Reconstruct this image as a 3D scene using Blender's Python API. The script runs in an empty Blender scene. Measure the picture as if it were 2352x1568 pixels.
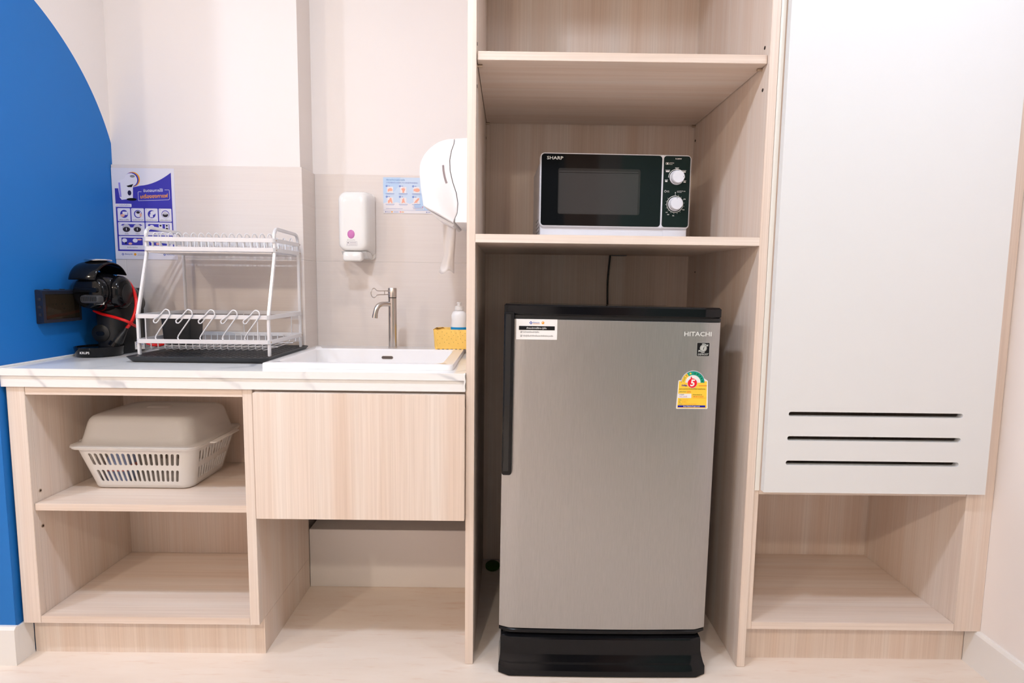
import bpy, bmesh, math, random
from mathutils import Vector, Matrix, Quaternion
random.seed(7)
PI = math.pi
S = bpy.context.scene
C = S.collection

# ---------------------------------------------------------------- camera
CAM = Vector((0.0877, -1.4402, 1.0052))
PITCH, YAW, ROLL, FPX = 0.1003076, 0.0039099, -0.0124386, 1325.36
def cam_axes():
    cp, sp, cy, sy, cr, sr = math.cos(PITCH), math.sin(PITCH), math.cos(YAW), math.sin(YAW), math.cos(ROLL), math.sin(ROLL)
    fwd = Vector((sy*cp, cy*cp, -sp)); right = Vector((cy, -sy, 0)); down = fwd.cross(right)
    return cr*right + sr*down, -sr*right + cr*down, fwd
_r, _d, _f = cam_axes()
cd = bpy.data.cameras.new('camera'); cam = bpy.data.objects.new('camera', cd); C.objects.link(cam)
cd.sensor_fit = 'HORIZONTAL'; cd.sensor_width = 36.0; cd.lens = 36.0*FPX/2352.0; cd.clip_start = 0.02
m = Matrix.Identity(4)
for i in range(3):
    m[i][0] = _r[i]; m[i][1] = -_d[i]; m[i][2] = -_f[i]; m[i][3] = CAM[i]
cam.matrix_world = m
S.camera = cam

# ---------------------------------------------------------------- world, exposure
w = bpy.data.worlds.new('world'); S.world = w; w.use_nodes = True
w.node_tree.nodes['Background'].inputs[0].default_value = (0.9, 0.95, 1.0, 1)
w.node_tree.nodes['Background'].inputs[1].default_value = 0.05
S.view_settings.view_transform = 'Standard'; S.view_settings.look = 'None'
S.view_settings.gamma = 1.0; S.view_settings.use_curve_mapping = False
S.view_settings.exposure = -0.08

# ---------------------------------------------------------------- lights (recessed ceiling downlights)
CEIL = 2.22
KEY, FILL = (0.83, 0.98, 1.19), (1.0, 0.86, 0.70)
LIGHTS = [(-1.73, -0.74, 8.3, KEY), (-0.33, -0.74, 9.0, KEY), (1.07, -0.74, 3.7, KEY), (-1.73, -2.2, 15, FILL), (-0.33, -2.2, 11, FILL), (1.07, -2.2, 3.2, FILL)]
for (x, y, e, lc) in LIGHTS:      # a domed diffuser: half of it beams down, half spreads sideways
    ld = bpy.data.lights.new('downlight', 'AREA'); ld.shape = 'DISK'; ld.size = 0.09
    ld.energy = 0.62*e; ld.color = lc; ld.spread = math.radians(175)
    lo = bpy.data.objects.new('downlight_lamp', ld); C.objects.link(lo); lo.location = (x, y, CEIL-0.012)
    ld = bpy.data.lights.new('downlight_dome', 'POINT'); ld.shadow_soft_size = 0.04
    ld.energy = 1.45*e; ld.color = lc
    lo = bpy.data.objects.new('downlight_dome_lamp', ld); C.objects.link(lo); lo.location = (x, y, CEIL-0.055)

# ---------------------------------------------------------------- materials
def srgb(r, g, b):
    f = lambda c: c/12.92 if c <= 0.04045 else ((c+0.055)/1.055)**2.4
    return (f(r/255), f(g/255), f(b/255), 1)
MATS = {}
def mat(name, col, rough=0.5, metal=0.0, spec=0.5, trans=0.0, emit=0.0, coat=0.0, ior=1.45):
    if name in MATS: return MATS[name]
    m = bpy.data.materials.new(name); m.use_nodes = True
    b = m.node_tree.nodes['Principled BSDF']
    c = col if len(col) == 4 else (*col, 1)
    b.inputs['Base Color'].default_value = c; b.inputs['Roughness'].default_value = rough
    b.inputs['Metallic'].default_value = metal; b.inputs['Specular IOR Level'].default_value = spec
    b.inputs['Transmission Weight'].default_value = trans; b.inputs['IOR'].default_value = ior
    b.inputs['Coat Weight'].default_value = coat
    if emit:
        b.inputs['Emission Color'].default_value = c; b.inputs['Emission Strength'].default_value = emit
    MATS[name] = m
    return m
def nodes(m): return m.node_tree.nodes, m.node_tree.links, m.node_tree.nodes['Principled BSDF']
def noise(m, scale3, detail=3, rough=0.5, scale=1.0, src='Object'):
    n, l, b = nodes(m)
    tc = n.new('ShaderNodeTexCoord'); mp = n.new('ShaderNodeMapping'); nz = n.new('ShaderNodeTexNoise')
    mp.inputs['Scale'].default_value = scale3
    nz.inputs['Scale'].default_value = scale; nz.inputs['Detail'].default_value = detail; nz.inputs['Roughness'].default_value = rough
    l.new(tc.outputs[src], mp.inputs[0]); l.new(mp.outputs[0], nz.inputs['Vector'])
    return nz.outputs['Fac']
def ramp(m, fac, stops):
    n, l, b = nodes(m); r = n.new('ShaderNodeValToRGB')
    el = r.color_ramp.elements
    el[0].position, el[0].color = stops[0][0], stops[0][1]; el[1].position, el[1].color = stops[-1][0], stops[-1][1]
    for p, c in stops[1:-1]:
        e = el.new(p); e.color = c
    l.new(fac, r.inputs[0]); return r.outputs[0]
def mixc(m, fac, a, b_, mode='MIX'):
    n, l, b = nodes(m); x = n.new('ShaderNodeMix'); x.data_type = 'RGBA'; x.blend_type = mode
    for sock, v in ((x.inputs['Factor'], fac), (x.inputs['A'], a), (x.inputs['B'], b_)):
        if hasattr(v, 'links'): l.new(v, sock)
        else: sock.default_value = v
    return x.outputs['Result']
def bump(m, fac, strength=0.1, dist=0.001):
    n, l, b = nodes(m); bp = n.new('ShaderNodeBump'); bp.inputs['Strength'].default_value = strength; bp.inputs['Distance'].default_value = dist
    l.new(fac, bp.inputs['Height']); l.new(bp.outputs[0], b.inputs['Normal'])

def wood(name, axis):
    m = mat(name, (0.8, 0.66, 0.58), 0.42, spec=0.35)
    n, l, b = nodes(m)
    def sc(a, g): return tuple(g if k == 'XYZ'.index(axis) else a for k in range(3))
    band = noise(m, sc(24, 0.5), 2, 0.5)
    fine = noise(m, sc(260, 3.0), 2, 0.6)
    big = noise(m, sc(5, 0.3), 2, 0.5)
    c1 = ramp(m, band, [(0.30, (0.80, 0.645, 0.54, 1)), (0.52, (0.845, 0.715, 0.625, 1)), (0.72, (0.875, 0.775, 0.70, 1))])
    c2 = ramp(m, fine, [(0.35, (0.91, 0.895, 0.88, 1)), (0.65, (1, 1, 1, 1))])
    c3 = ramp(m, big, [(0.35, (0.94, 0.93, 0.92, 1)), (0.65, (1, 1, 1, 1))])
    c = mixc(m, 1.0, mixc(m, 1.0, c1, c2, 'MULTIPLY'), c3, 'MULTIPLY')
    l.new(c, b.inputs['Base Color']); bump(m, fine, 0.08, 0.0004)
    return m
WOODZ, WOODX, WOODY = wood('laminate_wood_vertical', 'Z'), wood('laminate_wood_horizontal', 'X'), wood('laminate_wood_depth', 'Y')

WALL = mat('white_wall_paint', srgb(242, 233, 228), 0.6, spec=0.3)
bump(WALL, noise(WALL, (1, 1, 1), 2, 0.5, 60), 0.05, 0.001)
CEILM = mat('ceiling_paint', srgb(245, 244, 242), 0.8, spec=0.2)
WHITEP = mat('white_laminate', srgb(227, 228, 229), 0.4, spec=0.35)
STRIPM = mat('cream_white_trim', srgb(238, 234, 226), 0.4)
BASEB = mat('baseboard_white', srgb(238, 234, 230), 0.45)
def floor_mat():
    m = mat('vinyl_floor', (0.8, 0.68, 0.6), 0.38, spec=0.4); n, l, b = nodes(m)
    a = noise(m, (1.2, 7, 1), 4, 0.6, 2.2); s = noise(m, (6, 45, 1), 3, 0.6, 1.5)
    c = mixc(m, 1.0, ramp(m, a, [(0.3, (0.83, 0.695, 0.59, 1)), (0.7, (0.885, 0.775, 0.685, 1))]), ramp(m, s, [(0.28, (0.93, 0.86, 0.82, 1)), (0.42, (1, 1, 1, 1))]), 'MULTIPLY')
    l.new(c, b.inputs['Base Color']); return m
FLOORM = floor_mat()
def marble_mat():
    m = mat('white_marble', (0.86, 0.85, 0.84), 0.12, spec=0.5); n, l, b = nodes(m)
    tc = n.new('ShaderNodeTexCoord'); mp = n.new('ShaderNodeMapping'); mp.inputs['Rotation'].default_value = (0.5, 0.7, 0.6)
    wv = n.new('ShaderNodeTexWave'); wv.inputs['Scale'].default_value = 1.9; wv.inputs['Distortion'].default_value = 9; wv.inputs['Detail'].default_value = 4; wv.inputs['Detail Scale'].default_value = 1.6
    l.new(tc.outputs['Object'], mp.inputs[0]); l.new(mp.outputs[0], wv.inputs[0])
    msk = noise(m, (1, 1, 1), 2, 0.5, 5)
    v = ramp(m, wv.outputs['Fac'], [(0.0, (0.58, 0.58, 0.60, 1)), (0.03, (0.80, 0.79, 0.79, 1)), (0.09, (0.87, 0.86, 0.85, 1)), (1, (0.88, 0.87, 0.86, 1))])
    f = ramp(m, msk, [(0.42, (0, 0, 0, 1)), (0.62, (1, 1, 1, 1))])
    l.new(mixc(m, f, (0.87, 0.86, 0.85, 1), v), b.inputs['Base Color']); return m
MARBLE = marble_mat()
def tile_mat():
    m = mat('cream_gloss_tile', srgb(226, 217, 212), 0.10, spec=0.5); n, l, b = nodes(m)
    s = noise(m, (3, 3, 160), 3, 0.6)
    l.new(ramp(m, s, [(0.3, srgb(229, 217, 210)), (0.7, srgb(232, 221, 214))]), b.inputs['Base Color']); return m
TILE = tile_mat()
GROUT = mat('grout', srgb(222, 213, 206), 0.8)
def blue_wall():
    # white paint with a blue painted disc-topped field on the side wall
    m = mat('blue_white_wall_paint', (0.05, 0.2, 0.5), 0.5, spec=0.35); n, l, b = nodes(m)
    tc = n.new('ShaderNodeTexCoord'); sp = n.new('ShaderNodeSeparateXYZ'); l.new(tc.outputs['Object'], sp.inputs[0])
    def mth(op, a, b_=None):
        x = n.new('ShaderNodeMath'); x.operation = op
        for k, v in enumerate((a, b_)):
            if v is None: continue
            if hasattr(v, 'links'): l.new(v, x.inputs[k])
            else: x.inputs[k].default_value = v
        return x.outputs[0]
    dy = mth('ADD', sp.outputs['Y'], 0.0833); dz = mth('SUBTRACT', sp.outputs['Z'], 1.2294)
    r = mth('SQRT', mth('ADD', mth('MULTIPLY', dy, dy), mth('MULTIPLY', dz, dz)))
    inside = mth('LESS_THAN', r, 0.5756); low = mth('LESS_THAN', sp.outputs['Z'], 1.42)
    fac = mth('MAXIMUM', inside, low)
    l.new(mixc(m, fac, srgb(242, 233, 228), srgb(28, 112, 190)), b.inputs['Base Color'])
    bump(m, noise(m, (1, 1, 1), 2, 0.5, 220), 0.15, 0.001)
    return m
BLUEW = blue_wall()
BLUE = mat('blue_wall_paint', srgb(28, 112, 190), 0.5, spec=0.35)
def steel_mat():
    m = mat('brushed_steel', (0.52, 0.50, 0.485), 0.34, metal=1.0); n, l, b = nodes(m)
    s = noise(m, (600, 600, 26), 3, 0.7)
    l.new(ramp(m, s, [(0.3, (0.41, 0.405, 0.40, 1)), (0.7, (0.47, 0.463, 0.457, 1))]), b.inputs['Base Color'])
    l.new(ramp(m, s, [(0.3, (0.36, 0.36, 0.36, 1)), (0.7, (0.46, 0.46, 0.46, 1))]), b.inputs['Roughness'])
    bump(m, s, 0.05, 0.0002); return m
STEEL = steel_mat()
BLKG = mat('gloss_black_plastic', (0.005, 0.005, 0.006), 0.10, spec=0.3)
BLKM = mat('matte_black_plastic', (0.012, 0.012, 0.013), 0.38, spec=0.4)
BLKT = mat('charcoal_tray_plastic', (0.022, 0.023, 0.026), 0.42, spec=0.4)
FRBODY = mat('fridge_dark_side', (0.035, 0.028, 0.026), 0.4)
MWW = mat('white_appliance_plastic', srgb(234, 236, 246), 0.35)
GLASSB = mat('black_glass', (0.006, 0.007, 0.008), 0.05, spec=0.6)
WHITEG = mat('white_gloss_plastic', srgb(244, 240, 236), 0.16, spec=0.5)
WHITES = mat('white_satin_plastic', srgb(246, 244, 243), 0.32)
CERAM = mat('white_ceramic', srgb(246, 243, 243), 0.08, spec=0.6)
CHROME = mat('brushed_nickel', (0.60, 0.555, 0.52), 0.22, metal=1.0)
PINM = mat('shelf_pin_metal', (0.52, 0.42, 0.33), 0.35, metal=0.8)
HOLE = mat('dowel_hole_dark', (0.03, 0.018, 0.012), 0.8)
RACKM = mat('silver_white_paint', srgb(226, 224, 226), 0.30, metal=0.25, spec=0.5)
RED = mat('red_cable', (0.72, 0.012, 0.012), 0.25)
YELL = mat('yellow_plastic', srgb(252, 204, 104), 0.45)
PINK = mat('pink_soap_window', srgb(205, 120, 180), 0.12)
GREY = mat('grey_plastic', (0.25, 0.24, 0.25), 0.4)
TOWEL = mat('paper_towel', srgb(240, 232, 227), 0.9)
CAULK = mat('white_caulk', srgb(240, 238, 235), 0.5)
DGREEN = mat('dark_green', (0.035, 0.11, 0.008), 0.6)
CORD = mat('black_cable', (0.01, 0.01, 0.01), 0.4)
SMOKE = mat('smoked_clear_plastic', (0.20, 0.15, 0.10), 0.05, trans=0.9, ior=1.3)
SOCK = mat('socket_plate', (0.45, 0.36, 0.25), 0.5)
GLOWM = mat('lamp_diffuser', (1.0, 0.93, 0.88), 0.5, emit=8.0)
def plastic_mix(name, col, rough, transp, transl):
    m = bpy.data.materials.new(name); m.use_nodes = True; n, l = m.node_tree.nodes, m.node_tree.links
    b = n['Principled BSDF']; out = n['Material Output']
    b.inputs['Base Color'].default_value = col; b.inputs['Roughness'].default_value = rough
    tl = n.new('ShaderNodeBsdfTranslucent'); tl.inputs[0].default_value = col
    tp = n.new('ShaderNodeBsdfTransparent'); tp.inputs[0].default_value = (0.97, 0.96, 0.95, 1)
    m1 = n.new('ShaderNodeMixShader'); m1.inputs[0].default_value = transl
    m2 = n.new('ShaderNodeMixShader'); m2.inputs[0].default_value = transp
    l.new(b.outputs[0], m1.inputs[1]); l.new(tl.outputs[0], m1.inputs[2]); l.new(m1.outputs[0], m2.inputs[1]); l.new(tp.outputs[0], m2.inputs[2])
    l.new(m2.outputs[0], out.inputs[0]); return m
FROST = plastic_mix('frosted_clear_plastic', (0.96, 0.935, 0.91, 1), 0.07, 0.42, 0.35)
MILKY = plastic_mix('milky_white_plastic', (0.98, 0.95, 0.925, 1), 0.25, 0.04, 0.30)

# ---------------------------------------------------------------- mesh helpers
LOCAL = set()
class MB:
    def __init__(s): s.v = []; s.f = []
    def add(s, vs, fs):
        o = len(s.v); s.v += [tuple(v) for v in vs]; s.f += [tuple(i+o for i in f) for f in fs]; return s
    def box(s, x0, x1, y0, y1, z0, z1):
        vs = [(x, y, z) for x in (x0, x1) for y in (y0, y1) for z in (z0, z1)]
        return s.add(vs, [(0, 1, 3, 2), (4, 6, 7, 5), (0, 4, 5, 1), (2, 3, 7, 6), (0, 2, 6, 4), (1, 5, 7, 3)])
    def loft(s, rings, cap0=True, cap1=True, closed=True):
        n = len(rings[0]); vs = [p for r in rings for p in r]; fs = []
        for i in range(len(rings)-1):
            for j in range(n if closed else n-1):
                k = (j+1) % n
                fs.append((i*n+j, i*n+k, (i+1)*n+k, (i+1)*n+j))
        if cap0: fs.append(tuple(range(n-1, -1, -1)))
        if cap1: fs.append(tuple((len(rings)-1)*n+j for j in range(n)))
        return s.add(vs, fs)
    def tube(s, pts, r, seg=8, closed=False, caps=True, sect=None):
        P = [Vector(p) for p in pts]; n = len(P)
        def tan(i):
            if closed: a, b = P[(i-1) % n], P[(i+1) % n]
            else: a, b = P[max(i-1, 0)], P[min(i+1, n-1)]
            return (b-a).normalized()
        t0 = tan(0); up = Vector((0, 0, 1)) if abs(t0.z) < 0.9 else Vector((1, 0, 0))
        nn = (up - t0*up.dot(t0)).normalized(); rings = []
        for i in range(n):
            t = tan(i); nn = (nn - t*nn.dot(t)).normalized(); bb = t.cross(nn)
            rr = r[i] if isinstance(r, (list, tuple)) else r
            rings.append([P[i] + rr*(math.cos(2*PI*k/seg)*nn + math.sin(2*PI*k/seg)*bb) for k in range(seg)])
        if closed: rings.append(rings[0])
        return s.loft(rings, caps and not closed, caps and not closed)
    def strap(s, pts, w, t, wax):
        # flat bar along a polyline, width direction fixed = wax
        P = [Vector(p) for p in pts]; n = len(P); W = Vector(wax); rings = []
        for i in range(n):
            tg = (P[min(i+1, n-1)]-P[max(i-1, 0)]).normalized(); N = tg.cross(W).normalized()
            rings.append([P[i]+W*w/2+N*t/2, P[i]-W*w/2+N*t/2, P[i]-W*w/2-N*t/2, P[i]+W*w/2-N*t/2])
        return s.loft(rings)
    def lathe(s, prof, c, axis='Z', seg=32, sx=1.0, sy=1.0, cap=True):
        rings = []
        for (r, h) in prof:
            ring = []
            for k in range(seg):
                a = 2*PI*k/seg; u, v = r*math.cos(a)*sx, r*math.sin(a)*sy
                if axis == 'Z': p = (c[0]+u, c[1]+v, c[2]+h)
                elif axis == 'Y': p = (c[0]+u, c[1]+h, c[2]+v)
                else: p = (c[0]+h, c[1]+u, c[2]+v)
                ring.append(p)
            rings.append(ring)
        return s.loft(rings, cap, cap)
    def prism(s, outline, axis, d0, d1):
        def p(a, b, d): return {'X': (d, a, b), 'Y': (a, d, b), 'Z': (a, b, d)}[axis]
        return s.loft([[p(a, b, d0) for a, b in outline], [p(a, b, d1) for a, b in outline]])
    def build(s, name, material, parent=None, smooth=None, bevel=0.0, bseg=2, kind=None, fn=None, warp=None, weld=False):
        me = bpy.data.meshes.new(name)
        vs = [warp(*v) for v in s.v] if warp else s.v
        me.from_pydata(vs, [], s.f)
        bm = bmesh.new(); bm.from_mesh(me)
        if weld: bmesh.ops.remove_doubles(bm, verts=bm.verts, dist=1e-6)
        bmesh.ops.recalc_face_normals(bm, faces=bm.faces)
        if bevel > 0:
            es = [e for e in bm.edges if len(e.link_faces) == 2 and e.calc_face_angle(0) > 0.6]
            bmesh.ops.bevel(bm, geom=es, offset=bevel, segments=bseg, affect='EDGES', clamp_overlap=True)
        bm.to_mesh(me); bm.free()
        me.materials.append(material)
        if smooth is not None:
            for p in me.polygons: p.use_smooth = True
            me.set_sharp_from_angle(angle=math.radians(smooth))
        o = bpy.data.objects.new(name, me); C.objects.link(o)
        adopt(o, parent)
        if kind: o['kind'] = kind
        return o
def adopt(o, parent):
    if parent is not None:
        o.parent = parent
        if parent.type == 'EMPTY' and parent.name not in LOCAL:
            o.matrix_parent_inverse = Matrix.Translation(-Vector(parent.location))
def box(name, material, parent, x0, x1, y0, y1, z0, z1, bevel=0.0, **k):
    return MB().box(x0, x1, y0, y1, z0, z1).build(name, material, parent, bevel=bevel, smooth=30 if bevel else None, **k)
def thing(name, label, cat, loc, rotz=0, local=False, group=None):
    o = bpy.data.objects.new(name, None); C.objects.link(o); o.empty_display_size = 0.05
    o.location = loc; o.rotation_euler = (0, 0, rotz); o['label'] = label; o['category'] = cat
    if group: o['group'] = group
    if local: LOCAL.add(o.name)
    return o
def tag(o, label, cat, group=None):
    o['label'] = label; o['category'] = cat
    if group: o['group'] = group
    return o
def struct(o, label=None):
    o['kind'] = 'structure'
    if label: o['label'] = label
    return o
def rr(x0, x1, y0, y1, r, seg=5):
    pts = []
    for cx, cy, a0 in ((x1-r, y1-r, 0), (x0+r, y1-r, 90), (x0+r, y0+r, 180), (x1-r, y0+r, 270)):
        for k in range(seg+1):
            a = math.radians(a0+90*k/seg); pts.append((cx+r*math.cos(a), cy+r*math.sin(a)))
    return pts
def pill(x0, x1, y0, y1, seg=6): return rr(x0, x1, y0, y1, min(x1-x0, y1-y0)/2-1e-5, seg)
def plate2d(outer, holes):
    cu = bpy.data.curves.new('tmp', 'CURVE'); cu.dimensions = '2D'; cu.fill_mode = 'BOTH'
    for loop in [outer]+holes:
        sp = cu.splines.new('POLY'); sp.points.add(len(loop)-1)
        for p, (a, b) in zip(sp.points, loop): p.co = (a, b, 0, 1)
        sp.use_cyclic_u = True
    ob = bpy.data.objects.new('tmp', cu)
    me = bpy.data.meshes.new_from_object(ob)
    vs = [tuple(v.co) for v in me.vertices]; fs = [tuple(p.vertices) for p in me.polygons]
    bpy.data.objects.remove(ob); bpy.data.curves.remove(cu); bpy.data.meshes.remove(me)
    return vs, fs
def holed(outer, holes, fn0, fn1):
    """solid plate with holes: fn0/fn1 map (a,b) to the two 3D skins"""
    vs, fs = plate2d(outer, holes); mb = MB()
    mb.add([fn0(a, b) for a, b, _ in vs], fs); mb.add([fn1(a, b) for a, b, _ in vs], [f[::-1] for f in fs])
    for loop in [outer]+holes:
        n = len(loop); mb.add([fn0(a, b) for a, b in loop]+[fn1(a, b) for a, b in loop], [(i, (i+1) % n, n+(i+1) % n, n+i) for i in range(n)])
    return mb
def text2d(body, size, align='CENTER', bold=0.0, spacing=1.0, shear=0.0):
    cu = bpy.data.curves.new('tmp', 'FONT'); cu.body = body; cu.size = size; cu.align_x = align; cu.align_y = 'CENTER'
    cu.resolution_u = 2; cu.offset = bold*size; cu.space_character = spacing; cu.shear = shear; cu.fill_mode = 'FRONT'
    ob = bpy.data.objects.new('tmp', cu); me = bpy.data.meshes.new_from_object(ob)
    vs = [(v.co.x, v.co.y) for v in me.vertices]; fs = [tuple(p.vertices) for p in me.polygons]
    bpy.data.objects.remove(ob); bpy.data.curves.remove(cu); bpy.data.meshes.remove(me)
    return vs, fs
class Sheet:
    """flat print: origin top-left, u right, v down, n towards the viewer; millimetres"""
    def __init__(s, o, u, v, n, parent, unit=0.001, lift=0.00025, warp=None):
        s.o, s.u, s.v, s.n = Vector(o), Vector(u).normalized()*unit, Vector(v).normalized()*unit, Vector(n).normalized()
        s.par, s.lift, s.acc, s.warp, s.k = parent, lift, {}, warp, 0
    def up(s, lay): s.k += 1; return lay+0.03*(s.k % 16)
    def P(s, a, b, lay): return s.o + s.u*a + s.v*b + s.n*(lay*s.lift)
    def poly(s, pts, m, lay=1, name='print'):
        lay = s.up(lay); a = s.acc.setdefault((name, m.name), MB()); a.add([s.P(x, y, lay) for x, y in pts], [tuple(range(len(pts)))])
    def rect(s, x0, y0, x1, y1, m, lay=1, r=0, **k): s.poly(rr(x0, x1, y0, y1, r, 4) if r else [(x0, y0), (x1, y0), (x1, y1), (x0, y1)], m, lay, **k)
    def disc(s, x, y, r, m, lay=1, ry=None, seg=24, a0=0, a1=360, **k):
        s.poly([(x+r*math.cos(math.radians(a0+(a1-a0)*i/seg)), y+(ry or r)*math.sin(math.radians(a0+(a1-a0)*i/seg))) for i in range(seg + (0 if a1-a0 == 360 else 1))], m, lay, **k)
    def ring(s, x, y, r0, r1, m, lay=1, a0=0, a1=360, seg=32, name='print'):
        A = [math.radians(a0+(a1-a0)*i/seg) for i in range(seg+1)]; a = s.acc.setdefault((name, m.name), MB())
        vs = [s.P(x+r*math.cos(t), y+r*math.sin(t), lay) for t in A for r in (r0, r1)]
        a.add(vs, [(2*i, 2*i+1, 2*i+3, 2*i+2) for i in range(seg)])
    def line(s, pts, wd, m, lay=1, **k):
        for (x0, y0), (x1, y1) in zip(pts, pts[1:]):
            L = math.hypot(x1-x0, y1-y0) or 1; nx, ny = -(y1-y0)/L*wd/2, (x1-x0)/L*wd/2
            s.poly([(x0+nx, y0+ny), (x1+nx, y1+ny), (x1-nx, y1-ny), (x0-nx, y0-ny)], m, lay, **k)
    def text(s, body, x, y, size, m, lay=2, align='CENTER', bold=0.0, rot=0, fit=None, name='lettering', shear=0, **k):
        vs, fs = text2d(body, size, align, bold, shear=shear, **k)
        if not vs: return
        if fit:
            wd = max(v[0] for v in vs)-min(v[0] for v in vs); q = fit/wd; vs = [(a*q, b*(q if q < 1 else 1)) for a, b in vs]
        c, sn = math.cos(math.radians(rot)), math.sin(math.radians(rot))
        a = s.acc.setdefault((name, m.name), MB()); a.add([s.P(x+p*c+q2*sn, y-(q2*c-p*sn), lay) for p, q2 in vs], fs)
    def done(s):
        for (name, mn), mb in s.acc.items(): mb.build(name, bpy.data.materials[mn], s.par, warp=s.warp, kind='stuff' if name in ('lettering', 'print') else None)
def ink(name, r, g, b, rough=0.6): return mat('ink_'+name, srgb(r, g, b), rough, spec=0.25)
def arcpts(cx, cy, r, a0, a1, n): return [(cx+r*math.cos(math.radians(a0+(a1-a0)*i/n)), cy+r*math.sin(math.radians(a0+(a1-a0)*i/n))) for i in range(n+1)]
def smoothpath(P, n=6):
    P = [Vector(p) for p in P]; out = []
    for i in range(len(P)-1):
        p0, p1, p2, p3 = P[max(i-1, 0)], P[i], P[i+1], P[min(i+2, len(P)-1)]
        for k in range(n):
            t = k/n; out.append(0.5*((2*p1)+(p2-p0)*t+(2*p0-5*p1+4*p2-p3)*t*t+(3*p1-p0-3*p2+p3)*t**3))
    return out+[P[-1]]

# ================================================================ SETTING
XL, XR = -1.190, 1.343          # left side wall, right wall
YB, YC = 0.575, 0.455           # niche wall, column wall face (paint)
RX0, RX1, RY = -3.0, 2.7, -3.3
struct(box('floor', FLOORM, None, RX0-0.1, RX1+0.1, RY-0.1, 0.75, -0.06, 0.0))
struct(box('ceiling', CEILM, None, RX0-0.1, RX1+0.1, RY-0.1, 0.75, CEIL, CEIL+0.06))
struct(box('wall_back', WALL, None, XL-0.1, XR+0.1, YB+0.0, 0.70, 0.0, CEIL))
wb = bpy.data.objects['wall_back']
struct(box('wall_column', WALL, None, XL, -0.590, YC, YB, 0.0, CEIL))
wc = bpy.data.objects['wall_column']
# left return: painted side face and blue face towards the room
struct(box('wall_left', BLUEW, None, XL-0.03, XL, -0.014, YB, 0.0, CEIL))
struct(box('wall_left_front', BLUE, None, RX0, XL-0.0005, -0.015, 0.10, 0.0, CEIL))
struct(box('wall_right', WALL, None, XR, XR+0.10, -1.25, 0.70, 0.0, CEIL))
struct(box('wall_right_return', WALL, None, XR+0.10, RX1, -1.25, -1.15, 0.0, CEIL))
TEAL = mat('teal_wall_paint', srgb(150, 197, 192), 0.55)
struct(box('wall_right_far', TEAL, None, RX1, RX1+0.1, RY, -1.15, 0.0, CEIL))
struct(box('wall_rear', WALL, None, RX0, 0.30, RY-0.1, RY, 0.0, CEIL))
struct(box('wall_rear_teal', TEAL, None, 1.30, RX1, RY-0.1, RY, 0.0, CEIL))
struct(box('wall_rear_grey', mat('grey_wall_paint', srgb(205, 200, 198), 0.6), None, 1.10, 1.30, RY-0.1, RY, 0.0, CEIL))
struct(box('wall_rear_recess', mat('dark_recess', (0.02, 0.02, 0.022), 0.6), None, 0.30, 0.80, RY-0.5, RY-0.4, 0.0, CEIL))
struct(box('door_1', mat('brown_door_laminate', srgb(150, 112, 88), 0.5), None, 0.80, 1.10, RY-0.06, RY-0.01, 0.0, CEIL))
struct(box('wall_far_left', WALL, None, RX0-0.1, RX0, RY, 0.10, 0.0, CEIL))
# white boxing under the sink
struct(box('wall_under_sink', mat('boxing_paint', srgb(238, 232, 228), 0.6), None, -0.5620, -0.0220, 0.381, YB, 0.0, 0.196, bevel=0.001))
# baseboards
MB().prism([(-0.028, 0), (-0.015, 0), (-0.015, 0.104), (-0.022, 0.104), (-0.028, 0.097)], 'X', RX0, XL+0.006).build('baseboard_left', BASEB)
MB().box(XL+0.0001, XL+0.006, -0.0149, 0.0315, 0.0, 0.1005).build('baseboard_left_return', BASEB)
MB().prism([(XR, 0), (XR-0.012, 0), (XR-0.012, 0.096), (XR-0.008, 0.104), (XR, 0.104)], 'Y', -1.25, 0.036).build('baseboard_right', BASEB)
for n_ in ('baseboard_left', 'baseboard_left_return', 'baseboard_right'): struct(bpy.data.objects[n_])
# tiles on the column face, its side and the niche wall (8 mm thick, recessed joints)
ZT0, ZT1, ZT2 = 0.7795, 1.0725, 1.366
G = 0.0009
def tile(par, x0, x1, y0, y1, z0, z1): box('tile', TILE, par, x0, x1, y0, y1, z0, z1, bevel=0.0006, bseg=1)
tile(wc, XL+0.001, -0.583, YC-0.008, YC, ZT1+G, ZT2)
tile(wc, XL+0.001, -1.157-G, YC-0.008, YC, ZT0, ZT1-G)
tile(wc, -1.157+G, -0.583, YC-0.008, YC, ZT0, ZT1-G)
for nm_, g_ in ((wc, (XL+0.001, -0.5834, YC-0.0074, YC)), (wc, (-0.590, -0.5828, YC-0.0070, YB-0.0004)), (wb, (-0.5827, -0.0226, YB-0.0074, YB-0.0001))):
    box('grout', GROUT, nm_, *g_, ZT0, ZT2-0.0005)
for z0, z1 in ((ZT0, ZT1-G), (ZT1+G, ZT2)):
    tile(wc, -0.590, -0.5822, YC-0.0075, YB-0.0085, z0, z1)
    tile(wb, -0.5815, -0.0225, YB-0.008, YB, z0, z1)

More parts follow.
